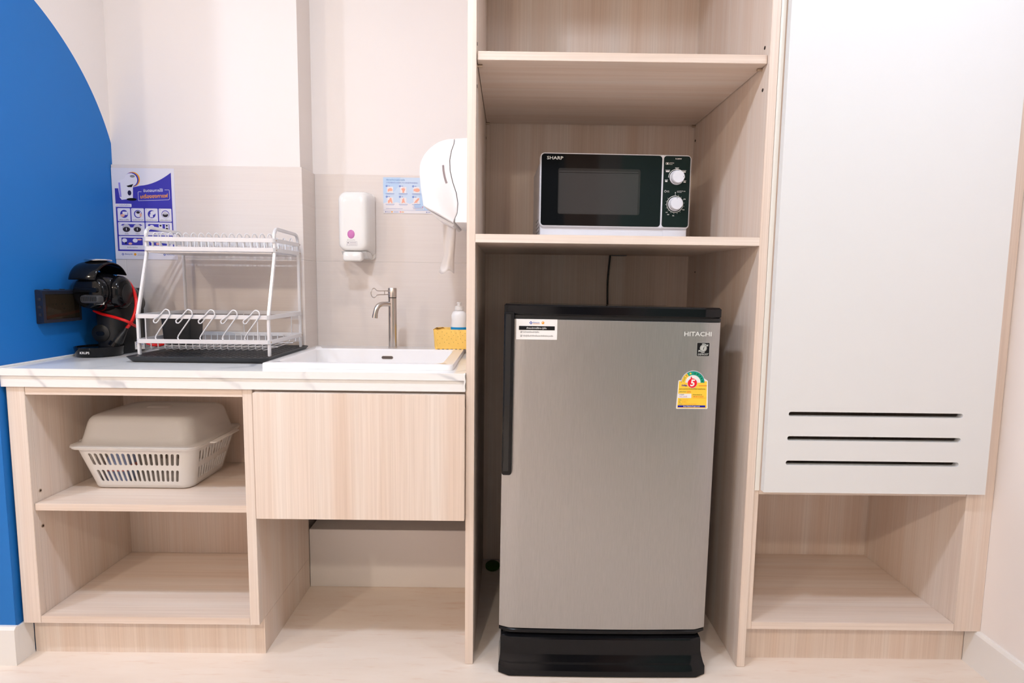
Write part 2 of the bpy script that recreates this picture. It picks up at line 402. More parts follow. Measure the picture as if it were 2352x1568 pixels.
# ================================================================ LEFT OPEN CABINET
t = thing('open_shelf_cabinet', 'pale wood base cabinet with two open compartments under the worktop', 'cabinet', (-0.876, 0.0, 0))
XA, XBi, XC = -1.1365, -0.5871, -0.5626
MB().box(XL+0.0075, XA, 0.0, 0.0185, 0.101, 0.7305).build('stile', WOODZ, t, bevel=0.0008, smooth=30)
MB().box(XA-0.018, XA, 0.0186, 0.366, 0.101, 0.7305).build('side_panel', WOODZ, t)
MB().box(XBi, XC, 0.0, 0.38, 0.101, 0.7305).build('side_panel', WOODZ, t, bevel=0.0008, smooth=30)
MB().box(XBi, XC, 0.032, 0.38, 0.0, 0.1009).build('side_panel_foot', WOODZ, t)
box('top_rail', WOODX, t, XA+0.0004, XBi-0.0004, 0.001, 0.366, 0.7105, 0.7300, bevel=0.0006)
box('bottom_panel', WOODX, t, XA+0.0004, XBi-0.0004, 0.0005, 0.366, 0.101, 0.120, bevel=0.0006)
box('back_panel', WOODZ, t, XA-0.018, XBi, 0.3662, 0.378, 0.101, 0.730)
box('shelf', WOODX, t, XA+0.001, XBi-0.001, 0.006, 0.3655, 0.405, 0.4238, bevel=0.0006)
box('plinth', WOODZ, t, XL+0.008, XBi-0.0002, 0.032, 0.048, 0.0, 0.1005)
for (y, z) in ((0.0264, 0.451), (0.0266, 0.3552)):
    MB().lathe([(0.0045, 0), (0.0045, 0.0012), (0.0028, 0.0013)], (XA, y, z), 'X', 16).build('dowel_bush', PINM, t, smooth=40)
    MB().lathe([(0.0026, 0.0009), (0.0026, 0.0015)], (XA, y, z), 'X', 14).build('dowel_hole', HOLE, t)

# ================================================================ WORKTOP
t = thing('worktop', 'white marble worktop with grey veins and a stepped front edge', 'worktop', (-0.6, 0.2, 0.761))
SX0, SX1, SY0, SY1 = -0.553, -0.058, 0.034, 0.462
def L_out():
    return [(XL+0.001, -0.012), (-0.0222, -0.012), (-0.0222, YB-0.001), (-0.589, YB-0.001), (-0.589, YC-0.001), (XL+0.001, YC-0.001)]
holed(L_out(), [rr(SX0+0.02, SX1-0.02, SY0+0.02, SY1-0.02, 0.03, 5)], lambda a, b: (a, b, 0.779), lambda a, b: (a, b, 0.761)).build('slab', MARBLE, t, bevel=0.0)
box('apron', MARBLE, t, XL+0.001, -0.0226, -0.007, 0.011, 0.7315, 0.7608, bevel=0.0006)
MB().tube([(XL+0.0015, -0.010, 0.7805), (XL+0.0015, 0.444, 0.7805)], 0.0035, 8).build('caulk_bead', CAULK, t, smooth=60)
MB().tube(smoothpath([(-0.0235, -0.0115, 0.735), (-0.0248, -0.0120, 0.748), (-0.0230, -0.0125, 0.760), (-0.0250, -0.0130, 0.772), (-0.0232, -0.0115, 0.7795)]), 0.0022, 8).build('caulk_bead', CAULK, t, smooth=60)

# ================================================================ SINK FRONT CABINET
t = thing('sink_cabinet', 'pale wood hanging panel cabinet below the sink, gap above floor', 'cabinet', (-0.29, 0.0, 0.399))
box('front_panel', WOODZ, t, -0.5540, -0.0232, -0.018, 0.0, 0.399, 0.7255, bevel=0.001)
box('top_rail', WOODX, t, -0.5622, -0.0216, 0.012, 0.030, 0.69, 0.7605)
box('side_batten', WOODZ, t, -0.5622, -0.5462, 0.002, 0.080, 0.41, 0.69)
box('side_batten', WOODZ, t, -0.0376, -0.0216, 0.002, 0.080, 0.41, 0.69)
box('bottom_panel', WOODX, t, -0.5460, -0.0378, 0.001, 0.36, 0.410, 0.426)

# ================================================================ TALL SHELF UNIT
P0, P1, Q0, Q1 = -0.0213, 0.0, 0.700, 0.7212
t = thing('tall_shelf_unit', 'tall pale wood open shelf unit built around the refrigerator', 'shelf unit', (0.35, 0.0, 0))
box('side_panel', WOODZ, t, P0, P1, -0.004, 0.5745, 0.0005, CEIL-0.002, bevel=0.0008)
box('side_panel', WOODZ, t, Q0, Q1, -0.004, 0.5745, 0.0005, CEIL-0.002, bevel=0.0008)
box('back_panel', WOODZ, t, P1+0.0002, Q0-0.0002, 0.5635, 0.5745, 0.01, CEIL-0.003)
up = box('shelf', WOODX, t, P1+0.0015, Q0-0.0015, 0.006, 0.560, 1.538, 1.5585, bevel=0.0007)
MSH = holed([(P1+0.0002, -0.0035), (Q0-0.0002, -0.0035), (Q0-0.0002, 0.5633), (P1+0.0002, 0.5633)],
      [[(0.455+0.025*math.cos(2*PI*k/24), 0.540+0.018*math.sin(2*PI*k/24)) for k in range(24)]],
      lambda a, b: (a, b, 1.1252), lambda a, b: (a, b, 1.1048)).build('fixed_shelf', WOODX, t)
MB().tube([(0.455+0.026*math.cos(2*PI*k/24), 0.540+0.019*math.sin(2*PI*k/24), 1.1040) for k in range(24)], 0.0018, 6, closed=True).build('cable_grommet', GREY, MSH, smooth=60)
box('top_panel', WOODX, t, P1+0.0002, Q0-0.0002, -0.003, 0.5633, 1.99, 2.011, bevel=0.0006)
for (x, y, s_) in ((P1, 0.036, 1), (Q0, 0.036, -1), (P1, 0.548, 1), (Q0, 0.548, -1)):
    MB().tube([(x, y, 1.5345), (x+s_*0.0125, y, 1.5345)], 0.0034, 10).build('shelf_pin', PINM, t, smooth=40)
for (y, z) in ((0.0266, 1.5826), (0.0261, 1.4834), (0.545, 1.487), (0.545, 1.583)):
    MB().lathe([(0.0042, 0), (0.0042, 0.0008)], (Q0-0.0008, y, z), 'X', 14).build('dowel_hole', HOLE, t)
    MB().lathe([(0.0042, 0), (0.0042, 0.0008)], (P1, y, z), 'X', 14).build('dowel_hole', HOLE, t)
MB().lathe([(0.0028, 0), (0.0028, 0.0009)], (Q0-0.0009, 0.487, 1.05), 'X', 12).build('dowel_hole', HOLE, t)

# ================================================================ RIGHT TALL CABINET WITH WHITE DOOR
t = thing('vented_door_cabinet', 'tall cabinet with plain white door, three vent slots and open base compartment', 'cabinet', (1.03, 0.0, 0))
RX_0, RX_1 = 0.7345, 1.2725
box('side_panel', WOODZ, t, Q1+0.0004, RX_0, 0.0, 0.405, 0.104, CEIL-0.003, bevel=0.0006)
box('side_panel', WOODZ, t, RX_1, RX_1+0.018, 0.0, 0.405, 0.104, CEIL-0.003)
box('stile', WOODZ, t, RX_1+0.0182, XR-0.0008, 0.0, 0.018, 0.104, CEIL-0.003)
box('bottom_panel', WOODX, t, RX_0+0.0003, RX_1-0.0003, 0.0003, 0.392, 0.104, 0.1235, bevel=0.0006)
box('middle_rail', WOODX, t, RX_0+0.0003, RX_1-0.0003, 0.0003, 0.392, 0.472, 0.491, bevel=0.0006)
box('back_panel', WOODZ, t, RX_0, RX_1, 0.3925, 0.404, 0.104, CEIL-0.003)
box('plinth', WOODZ, t, Q1+0.0004, XR-0.013, 0.036, 0.052, 0.0, 0.1035)
box('trim_strip', STRIPM, t, Q1+0.0008, 0.7335, -0.0035, -0.0003, 0.4835, CEIL-0.004)
box('trim_strip', WOODZ, t, 0.7338, 0.7400, -0.0020, -0.0003, 0.4835, CEIL-0.004)
DX0, DX1 = 0.7368, 1.3010
slots = [pill(0.7885, 1.2265, z-0.0058, z+0.0058) for z in (0.6885, 0.6262, 0.5632)]
dr = holed([(DX0, 0.4855), (DX1, 0.4855), (DX1, CEIL-0.006), (DX0, CEIL-0.006)], slots, lambda a, b: (a, -0.0225, b), lambda a, b: (a, -0.0042, b)).build('door', WHITEP, t)

# ================================================================ REFRIGERATOR
def flean(x, y, z):
    k = max(0.0, z-0.10)
    return (x+0.0064*(z-0.52)*(1 if z > 0.1 else 0.0) + (0.0 if z > 0.1 else -0.0026), y, z-0.0105*(x-0.34)*k/0.85*0.8)
t = thing('refrigerator', 'single-door brushed steel refrigerator with black trim and stickers', 'refrigerator', (0.34, 0.22, 0))
FX0, FX1 = 0.0708, 0.6107
box('body', FRBODY, t, FX0+0.006, FX1-0.006, 0.050, 0.47, 0.055, 0.940, bevel=0.006, warp=flean)
box('hinge_cover', BLKM, t, 0.545, FX1-0.004, 0.0, 0.10, 0.9405, 0.951, bevel=0.003, warp=flean)
def plan(z, x0, x1, yf, yb, bow, rf, inset=0.0):
    pts = []; n = 20
    xs0, xs1 = x0+inset, x1-inset
    for k in range(n+1):
        u = k/n; x = xs0+(xs1-xs0)*u
        e = min(u, 1-u)*(xs1-xs0)
        rnd = rf*(1-math.sqrt(max(0.0, 1-(1-min(1, e/rf))**2))) if rf > 0 else 0
        pts.append((x, yf+inset-bow*(1-(2*u-1)**2)+rnd, z))
    return pts+[(xs1, yb, z), (xs0, yb, z)]
def doorpart(name, m_, z0, z1, yf, r_, par, bow=0.006, yb=0.046, e=0.003, x0=FX0, x1=FX1):
    rings = [plan(z0, x0, x1, yf, yb, bow, r_, e), plan(z0+e, x0, x1, yf, yb, bow, r_), plan((z0+z1)/2, x0, x1, yf, yb, bow, r_), plan(z1-e, x0, x1, yf, yb, bow, r_), plan(z1, x0, x1, yf, yb, bow, r_, e)]
    return MB().loft(rings).build(name, m_, par, smooth=35, warp=flean)
YF = -0.014
door = doorpart('door', STEEL, 0.1085, 0.9190, YF, 0.010, t)
doorpart('door_cap', BLKG, 0.9262, 0.9530, YF-0.0045, 0.012, door, e=0.004)
doorpart('door_cap_groove', BLKM, 0.9185, 0.9266, YF-0.0005, 0.010, door, e=0.0004)
doorpart('door_bottom_trim', BLKG, 0.0985, 0.1087, YF-0.002, 0.014, door, e=0.002)
# handle: long black grip on the left edge of the door
def slab_rr(x0, x1, z0, z1, r, y0, y1, ed=0.002):
    o = rr(x0, x1, z0, z1, r); i = rr(x0+ed, x1-ed, z0+ed, z1-ed, max(r-ed, 0.0005))
    return MB().loft([[(a, y1, b) for a, b in o], [(a, y0+ed, b) for a, b in o], [(a, y0, b) for a, b in i]])
slab_rr(FX0+0.0002, FX0+0.0245, 0.522, 0.934, 0.006, YF-0.0105, 0.01).build('handle', BLKG, door, smooth=35, warp=flean)
slab_rr(FX0+0.0035, FX0+0.0172, 0.532, 0.928, 0.003, YF-0.0122, YF-0.008, 0.0008).build('handle_grip', GLASSB, door, smooth=35, warp=flean)
# plinth cover with flared foot
def bring(z, x0, x1, yf, r_): return plan(z, x0, x1, yf, 0.06, 0.003, r_)
BX0, BX1 = 0.0690, 0.6005
MB().loft([bring(0.0, BX0+0.002, BX1+0.0005, -0.046, 0.014), bring(0.003, BX0-0.001, BX1+0.003, -0.050, 0.014), bring(0.024, BX0-0.001, BX1+0.003, -0.048, 0.013),
           bring(0.032, BX0+0.001, BX1, -0.0405, 0.010), bring(0.045, BX0+0.003, BX1-0.003, -0.033, 0.008), bring(0.058, BX0+0.0035, BX1-0.005, -0.0295, 0.008),
           bring(0.088, BX0+0.0035, BX1-0.006, -0.0285, 0.008), bring(0.0925, BX0+0.0045, BX1-0.007, -0.0265, 0.008), bring(0.0940, BX0+0.007, BX1-0.010, -0.021, 0.008)]).build('plinth_cover', BLKG, t, smooth=40)
box('plinth_gap', BLKM, t, BX0+0.010, BX1-0.012, -0.006, 0.058, 0.0935, 0.0990)
# stickers on the door
def yfront(x): u = (x-FX0)/(FX1-FX0); return YF-0.006*(1-(2*u-1)**2)
def fsheet(x0, ztop, par):
    def wp(x, y, z):
        k = (z-0.0)
        return (x, yfront(x)-(y*-1.0), z)
    return Sheet((x0, 0.0, ztop), (1, 0, 0), (0, 0, -1), (0, -1, 0), par, lift=0.00022, warp=wp)
K_, W_ = ink('black', 16, 16, 18), ink('white', 240, 238, 236)
SILV = mat('silver_print', srgb(205, 208, 204), 0.35, metal=0.3); SILV2 = mat('silver_lettering', srgb(222, 224, 221), 0.4)
sh = fsheet(0.1035, 0.9180, door); sh.rect(0, 0, 101, 50.5, W_, 1, name='note_sticker')
DB, OR = ink('deep_blue', 36, 70, 170), ink('orange', 240, 160, 40)
def diamond_logo(s, x, y, r, lay=2):
    s.poly([(x-r, y), (x, y-r), (x+r, y), (x, y+r)], DB, lay); s.disc(x, y, r*0.36, W_, lay+1, seg=12)
diamond_logo(sh, 36, 9, 4.0)
sh.text('พิษณุเวช', 41, 8.5, 4.6, DB, align='LEFT'); sh.rect(41, 11.2, 58, 11.9, OR, 2); sh.disc(65.5, 8.7, 3.3, OR, 2); sh.disc(64.8, 8.0, 1.0, W_, 3)
sh.rect(6.5, 17, 95, 27, K_, 2); sh.text('คำแนะนำการใช้งาน ตู้เย็น', 50, 22.3, 5.2, W_, 3, bold=0.012, fit=49)
for y_, s_, f_ in ((32, 'ไม่นำของร้อนเข้าตู้เย็น', 40), (41.5, 'เปิดตู้เย็นเท่าที่จำเป็นและปิดให้สนิททุกครั้ง', 74)):
    sh.line([(10.5, y_-2), (14.2, y_-2), (14.2, y_+1.8), (10.5, y_+1.8), (10.5, y_-2)], 0.4, K_, 2); sh.line([(11.2, y_), (12.3, y_+1.2), (14.6, y_-2.2)], 0.6, K_, 2)
    sh.text(s_, 16.5, y_, 4.6, K_, 2, align='LEFT', fit=f_)
sh.done()
sh = fsheet(0.5200, 0.8925, door); sh.text('HITACHI', 34, 7, 15.5, SILV2, 1, bold=0.012, fit=68.5); sh.done()
sh = fsheet(0.5525, 0.8650, door)
sh.rect(0, 0, 32.5, 34.5, SILV, 1, r=2, name='badge'); sh.rect(0.7, 0.7, 31.8, 33.8, K_, 2, r=1.6, name='badge')
sh.disc(16.5, 14, 8.8, SILV, 3, name='badge'); sh.ring(16.5, 14, 7.0, 7.5, K_, 4, name='badge'); sh.text('i', 16.5, 14, 12, K_, 4, bold=0.02, shear=0.25)
sh.ring(16.5, 14, 9.8, 11.6, SILV, 3, 250, 315, name='badge'); sh.ring(16.5, 14, 9.8, 11.6, SILV, 3, 70, 135, name='badge')
sh.poly([(22.6, 8.6), (28.6, 9.2), (28.3, 3.6)], SILV, 3, name='badge'); sh.poly([(10.4, 19.4), (4.4, 18.8), (4.7, 24.4)], SILV, 3, name='badge')
sh.text('DEFROST', 16.3, 29.6, 6.4, SILV, 3, bold=0.02, fit=27, shear=0.15); sh.done()
YL, GR, RD, NV = ink('yellow', 250, 208, 70), ink('teal_green', 30, 165, 130), ink('red', 232, 28, 44), ink('navy', 22, 30, 160)
sh = fsheet(0.5065, 0.7935, door)
cx, cy = 40.0, 29.5
sh.poly([(1.5, 96), (79, 96), (80.5, 94)] + [(78.5-0, 26)][:0] + [(77.8, 24.5), (76, 23.5), (69.5, 23.5)] + arcpts(cx, cy, 30.2, -11, -169, 30) + [(5, 23.5), (3.4, 25)] + [(0, 94)], W_, 1, name='energy_label')
sh.poly([(3, 94), (77.5, 94), (75.5, 26), (5, 26)], YL, 2)
for a0, a1, c_ in ((180, 237, YL), (237, 270, GR), (270, 310, GR), (310, 360, GR)):
    sh.ring(cx, cy, 19.3, 28.6, c_, 4, a0, a1, 14)
sh.ring(cx, cy, 28.5, 29.0, NV, 5, 180, 360)
sh.disc(cx, cy, 19.3, W_, 3, a0=180, a1=360)
for a in (237, 270, 310): sh.line([(cx+19.3*math.cos(math.radians(a)), cy+19.3*math.sin(math.radians(a))), (cx+28.6*math.cos(math.radians(a)), cy+28.6*math.sin(math.radians(a)))], 0.6, NV, 5)
def star(s, x, y, r, m_, lay):
    s.poly([(x+(r if k % 2 == 0 else r*0.42)*math.sin(PI*k/5), y-(r if k % 2 == 0 else r*0.42)*math.cos(PI*k/5)) for k in range(10)], m_, lay)
DG = ink('dark_green', 18, 100, 80)
for a, c_ in ((253, YL), (280, DG), (298, DG), (318, DG), (333, DG), (350, DG)): star(sh, cx+24*math.cos(math.radians(a)), cy+24*math.sin(math.radians(a)), 3.4, c_, 5)
for ch, a in zip('เบอร์ 5', ()): pass
sh.text('เบอร์', cx+24*math.cos(math.radians(200)), cy+24*math.sin(math.radians(200)), 6, DG, 5, rot=-66, fit=12); sh.text('5', cx+24*math.cos(math.radians(226)), cy+24*math.sin(math.radians(226)), 6.5, DG, 5, rot=-42)
sh.disc(cx-1.5, 30.5, 12.6, W_, 5); sh.disc(cx-1.5, 30.5, 11.8, RD, 6); sh.poly([(cx-6.5, 19.5), (cx-5.5, 13), (cx-2, 18.6)], RD, 6)
sh.text('5', cx-1.5, 30.8, 23, W_, 7, bold=0.035, shear=0.12)
sh.text('กฟผ.', 19, 36.5, 7, NV, 4, bold=0.02); sh.rect(55, 36.3, 76, 37.2, RD, 4)
sh.text('ฉลากแสดงระดับประสิทธิภาพพลังงาน', 39, 45.5, 4.6, K_, 4, fit=66); sh.text('ผลิตภัณฑ์', 7, 52.5, 4.4, DG, 4, align='LEFT'); sh.text('ตู้เย็น', 26, 52.5, 4.8, RD, 4, align='LEFT')
sh.rect(4, 57.5, 37.5, 68.5, W_, 3); sh.text('ค่าไฟฟ้า', 7, 60, 4, K_, 4, align='LEFT'); sh.text('752 บาท/ปี', 7, 65, 4.6, ink('magenta', 205, 90, 150), 4, align='LEFT')
sh.text('ค่าประสิทธิภาพ', 41, 60, 4, K_, 4, align='LEFT'); sh.text('180.00 หน่วย/ปี', 41, 65, 4.4, RD, 4, align='LEFT'); sh.rect(41, 68.4, 74, 68.9, OR, 4)
for i_, (a_, b_) in enumerate((('ยี่ห้อ', 'HITACHI'), ('รุ่น', 'R-49W-1'), ('ขนาด', '141.0 ลิตร (5.0 คิวบิกฟุต)'))):
    sh.text(a_, 6.5, 73.5+5.2*i_, 3.8, DG, 4, align='LEFT'); sh.text(b_, 14.5, 73.5+5.2*i_, 3.6, OR, 4, align='LEFT')
sh.rect(4, 87, 74, 92, NV, 4); sh.text('http://labelno5.egat.co.th', 39, 89.5, 4.2, W_, 5, bold=0.01)
sh.done()

# ================================================================ MICROWAVE (local frame: x right, y back, z up from the shelf)
t = thing('microwave', 'white microwave oven with black glass door and two white dials', 'microwave', (0.1678, 0.236, 1.1252), math.radians(1.9), local=True)
MW, MH, MD = 0.4325, 0.2490, 0.34
slab = MB()
box('body', MWW, t, 0.006, MW-0.006, 0.026, MD, 0.008, MH-0.004, bevel=0.006)
for fx in (0.03, MW-0.03):
    for fy in (0.05, MD-0.05): MB().lathe([(0.012, 0), (0.012, 0.009)], (fx, fy, 0), 'Z', 16).build('foot', BLKM, t)
box('front_base', MWW, t, 0.003, MW-0.004, 0.004, 0.027, 0.006, 0.050, bevel=0.003)
box('release_button', MWW, t, 0.356, MW-0.009, 0.0025, 0.010, 0.006, 0.040, bevel=0.002)
def fr(x0, x1, z0, z1, r, y0, y1, ed): return slab_rr(x0, x1, z0, z1, r, y0, y1, ed)
fr(0.0, MW, 0.042, MH, 0.012, -0.004, 0.027, 0.003).build('front_frame', MWW, t, smooth=40)
dg = MB(); g = rr(0.0035, 0.3475, 0.0465, MH-0.0032, 0.009)
g = [(min(a, 0.3475) if not (a > 0.30) else 0.3475, b) for a, b in g]
dg = fr(0.0035, 0.3475, 0.0465, MH-0.0032, 0.009, -0.0052, -0.001, 0.0006).build('door_glass', GLASSB, t, smooth=40)
fr(0.3525, MW-0.0035, 0.0465, MH-0.0032, 0.008, -0.0052, -0.001, 0.0006).build('control_panel', mat('dark_control_panel', (0.010, 0.016, 0.015), 0.12), t, smooth=40)
box('door_seam', MWW, t, 0.3480, 0.3520, -0.0056, -0.002, 0.043, MH-0.001, bevel=0.0008)
MESHG = mat('window_mesh_glass', (0.10, 0.095, 0.092), 0.10, spec=0.5)
n_, l_, b_ = nodes(MESHG)
tcx = n_.new('ShaderNodeTexCoord'); vz = n_.new('ShaderNodeTexVoronoi'); vz.inputs['Scale'].default_value = 420; vz.inputs['Randomness'].default_value = 0.0
l_.new(tcx.outputs['Object'], vz.inputs['Vector']); l_.new(ramp(MESHG, vz.outputs['Distance'], [(0.25, (0.012, 0.012, 0.012, 1)), (0.5, (0.050, 0.048, 0.047, 1))]), b_.inputs['Base Color'])
WINF = mat('window_border_glass', (0.030, 0.029, 0.028), 0.08, spec=0.5)
fr(0.0515, 0.2865, 0.0785, 0.2065, 0.006, -0.0058, -0.004, 0.0003).build('window', WINF, dg, smooth=40)
fr(0.0540, 0.2805, 0.0800, 0.1995, 0.003, -0.0062, -0.005, 0.0003).build('window_mesh', MESHG, dg, smooth=40)
box('window_seam', BLKG, dg, 0.0540, 0.2805, -0.0064, -0.006, 0.1940, 0.1950)
for (kx, kz, r_, ofs, ang) in ((0.3905, 0.1860, 0.0205, 0.0, 0), (0.3885, 0.1115, 0.0200, 0.0, 90)):
    kn = MB().lathe([(r_*0.96, -0.0052), (r_, -0.0058), (r_, -0.0075), (r_*0.92, -0.009), (r_*0.90, -0.016), (r_*0.86, -0.0225), (r_*0.80, -0.0240)], (kx, 0, kz), 'Y', 40).build('dial', MWW, t, smooth=35)
    a = math.radians(ang); q = r_*0.66
    MB().lathe([(0.0011, -0.0241), (0.0011, -0.0246)], (kx+q*math.cos(a), 0, kz+q*math.sin(a)), 'Y', 8).build('dial_mark', GREY, kn)
sh = Sheet((0, -0.0054, MH), (1, 0, 0), (0, 0, -1), (0, -1, 0), t, lift=0.00012)
sh.text('SHARP', 41.5, 15.5, 12.5, SILV2, 1, fit=46, bold=0.01)
sh.text('R-200W', 394, 11, 5.2, W_, 1, bold=0.02)
sh.line([(358, 22), (367, 22), (367, 27), (358, 27), (358, 22)], 0.6, W_); sh.disc(362.5, 24.5, 2.2, W_, 1); sh.text('กำลังไฟ', 369, 23, 4, W_, 1, align='LEFT'); sh.text('Power', 369, 26.6, 3.2, W_, 1, align='LEFT')
sh.ring(390.5, 63, 22.6, 24.0, W_, 1, 180, 360); sh.ring(388.5, 137.5, 22.6, 24.0, W_, 1)
for (x, y, w2) in ((364, 46.5, 11), (390.5, 39.5, 9), (411, 47, 10), (361, 74, 7), (414, 75, 7)):
    sh.rect(x-w2/2, y-1.6, x+w2/2, y+1.6, W_, 1, r=1.4); sh.rect(x-w2*0.62, y-4.4, x+w2*0.62, y-3.2, W_, 1)
sh.ring(359.5, 102, 2.6, 3.2, W_, 1); sh.line([(359.5, 102), (359.5, 100)], 0.5, W_); sh.text('เวลา', 364, 100.6, 3.6, W_, 1, align='LEFT'); sh.text('Timer', 364, 103.6, 3, W_, 1, align='LEFT')
sh.text('ละลายน้ำแข็ง (kg.)', 405.5, 100.6, 3.6, W_, 1, fit=24); sh.text('Defrost(kg.)', 400, 103.8, 2.8, W_, 1)
for k in range(16):
    a = math.radians(-90+20.5*k); sh.disc(388.5+26.6*math.cos(a), 137.5+26.6*math.sin(a), 0.75, W_, 1, seg=8)
sh.line([(388.5, 113), (388.5, 106)], 0.8, W_); sh.disc(388.5, 105, 1.3, W_, 1)
for (s_, x, y) in (('0.2', 416, 123), ('0.4', 414, 153), ('0.6', 385, 170), ('0.8', 370, 167), ('1.0', 365, 161)): sh.text(s_, x, y, 4.4, W_, 1, bold=0.02)
sh.done()
for k in range(4):
    for j in range(3):
        box('vent_slot', GREY, t, 0.0052, 0.0062, 0.075+0.045*j, 0.10+0.045*j, 0.035+0.012*k, 0.039+0.012*k)

# cord from the cable hole down behind the refrigerator
tag(MB().tube(smoothpath([(0.424, 0.538, 1.19), (0.428, 0.540, 1.125), (0.427, 0.549, 1.104), (0.4215, 0.552, 1.02), (0.4225, 0.551, 0.93), (0.424, 0.549, 0.80), (0.420, 0.548, 0.60)]), 0.0032, 8).build('power_cord', CORD, None, smooth=60), 'thin black power cord hanging from the shelf hole behind the refrigerator', 'cord')
tag(MB().lathe([(0.0, 0.0), (0.030, 0.0), (0.034, 0.004), (0.034, 0.009), (0.030, 0.012), (0.0, 0.013)], (0.036, 0.522, 0), 'Z', 24, 0.75, 1.0).build('green_pad', DGREEN, None, smooth=40), 'dark green rounded pad on the floor in shadow beside the refrigerator', 'pad')

# ================================================================ SINK, FAUCET
t = thing('sink', 'white ceramic drop-in sink with square basin and overflow slot', 'sink', (-0.3, 0.25, 0.779))
ZR = 0.7935
def pr(x0, x1, y0, y1, r, z, seg=6): return [(a, b, z) for a, b in rr(x0, x1, y0, y1, r, seg)]
MB().loft([pr(SX0+0.025, SX1-0.025, SY0+0.025, SY1-0.025, 0.02, 0.7792), pr(SX0, SX1, SY0, SY1, 0.012, 0.7792), pr(SX0, SX1, SY0, SY1, 0.012, ZR-0.004), pr(SX0+0.0012, SX1-0.0012, SY0+0.0012, SY1-0.0012, 0.011, ZR-0.001), pr(SX0+0.004, SX1-0.004, SY0+0.004, SY1-0.004, 0.009, ZR),
           pr(SX0+0.030, SX1-0.030, SY0+0.030, SY1-0.085, 0.020, ZR), pr(SX0+0.034, SX1-0.034, SY0+0.034, SY1-0.089, 0.020, ZR-0.004), pr(SX0+0.040, SX1-0.040, SY0+0.040, SY1-0.094, 0.022, 0.73), pr(SX0+0.055, SX1-0.055, SY0+0.055, SY1-0.105, 0.03, 0.672), pr(SX0+0.08, SX1-0.08, SY0+0.08, SY1-0.13, 0.03, 0.665)], cap0=False).build('basin', CERAM, t, smooth=40)
yo = SY1-0.0915
sp_ = pill(-0.3155, -0.2815, 0.7635, 0.7715)
MB().loft([[(a, yo-0.0005, b) for a, b in sp_], [(a, yo+0.0045, b) for a, b in sp_]]).build('overflow_slot', mat('overflow_dark', (0.12, 0.09, 0.075), 0.4), t)
MB().tube([(a, yo-0.0006, b) for a, b in pill(-0.3160, -0.2810, 0.7630, 0.7720)], 0.0007, 6, closed=True).build('overflow_ring', CHROME, t, smooth=60)
MB().lathe([(0.028, 0), (0.028, 0.002), (0.022, 0.003)], (-0.3, 0.22, 0.665), 'Z', 24).build('drain', CHROME, t, smooth=40)

t = thing('faucet', 'brushed nickel pillar tap with curved spout and wire loop handle', 'faucet', (-0.2905, 0.418, ZR))
fx, fy = -0.2905, 0.418
MB().lathe([(0.0145, 0), (0.0145, 0.003), (0.0133, 0.004), (0.0133, 0.160)], (fx, fy, ZR), 'Z', 32).build('body', CHROME, t, smooth=40)
MB().lathe([(0.0125, 0.160), (0.0125, 0.1625)], (fx, fy, ZR), 'Z', 32).build('collar', BLKM, t)
cap = MB().lathe([(0.0140, 0.1625), (0.0140, 0.191), (0.0132, 0.1925), (0.0, 0.1925)], (fx, fy, ZR), 'Z', 32).build('cartridge_cap', CHROME, t, smooth=40)
dv = Vector((-0.72, -0.69, 0)).normalized()
def fp(d, z): return (fx+dv.x*d, fy+dv.y*d, z)
MB().tube(smoothpath([fp(0.004, 0.9335), fp(0.024, 0.9350), fp(0.040, 0.9345), fp(0.051, 0.930), fp(0.058, 0.921), fp(0.062, 0.909), fp(0.064, 0.900)], 5), 0.0078, 18).build('spout', CHROME, t, smooth=60)
MB().tube([fp(0.0636, 0.902), fp(0.0652, 0.8915)], 0.0088, 18).build('aerator', CHROME, t, smooth=50)
lp = [fp(0.010, 0.9765), fp(0.030, 0.9765), fp(0.052, 0.9765), fp(0.058, 0.9785), fp(0.063, 0.983), fp(0.068, 0.9845), fp(0.0745, 0.980), fp(0.0775, 0.9705), fp(0.0745, 0.960), fp(0.068, 0.9555), fp(0.063, 0.957), fp(0.058, 0.962), fp(0.052, 0.9640), fp(0.030, 0.9648), fp(0.010, 0.9655)]
hd = MB().tube(smoothpath(lp, 4), 0.0015, 8).build('handle_loop', CHROME, cap, smooth=60)
MB().tube([fp(0.030, 0.9765), fp(0.0285, 0.9705), fp(0.030, 0.9648)], 0.0012, 8).build('handle_bar', CHROME, cap, smooth=60)

# ================================================================ YELLOW BASKET + BOTTLE
t = thing('soap_basket', 'yellow woven-look plastic basket with scalloped rim at the sink corner', 'basket', (-0.085, 0.432, ZR))
bx0, bx1, by0, by1 = -0.1515, -0.0265, 0.388, 0.478
def bskring(z, g, wav=0.0):
    pts = []; o = rr(bx0-g, bx1+g, by0-g, by1+g, 0.008, 3); n = len(o); per = []
    for i in range(n):
        a, b = Vector(o[i]), Vector(o[(i+1) % n]); k = max(1, int((b-a).length/0.0035))
        for j in range(k): per.append(a+(b-a)*(j/k))
    L = 0
    for i, p in enumerate(per):
        if i: L += (p-per[i-1]).length
        pts.append((p.x, p.y, z+wav*abs(math.sin(PI*L/0.0138))))
    return pts
B0, B1, B2 = bskring(ZR+0.0016, 0.0), bskring(ZR+0.007, 0.0012), bskring(ZR+0.0590, 0.005, 0.0048)
MB().loft([B0, B1, B2, [(x*1, y, z) for x, y, z in bskring(ZR+0.0590, 0.0032, 0.0048)], bskring(ZR+0.007, -0.0008), bskring(ZR+0.004, -0.0010)], cap0=False, cap1=True).build('wall', YELL, t, smooth=40)
for k in range(9): MB().lathe([(0.0045, 0), (0.0045, 0.0022)], (bx0+0.006+0.0138*k, by0+0.004, ZR), 'Z', 10).build('foot_scallop', YELL, t)
BHO = mat('basket_hole', (0.35, 0.2, 0.05), 0.8)
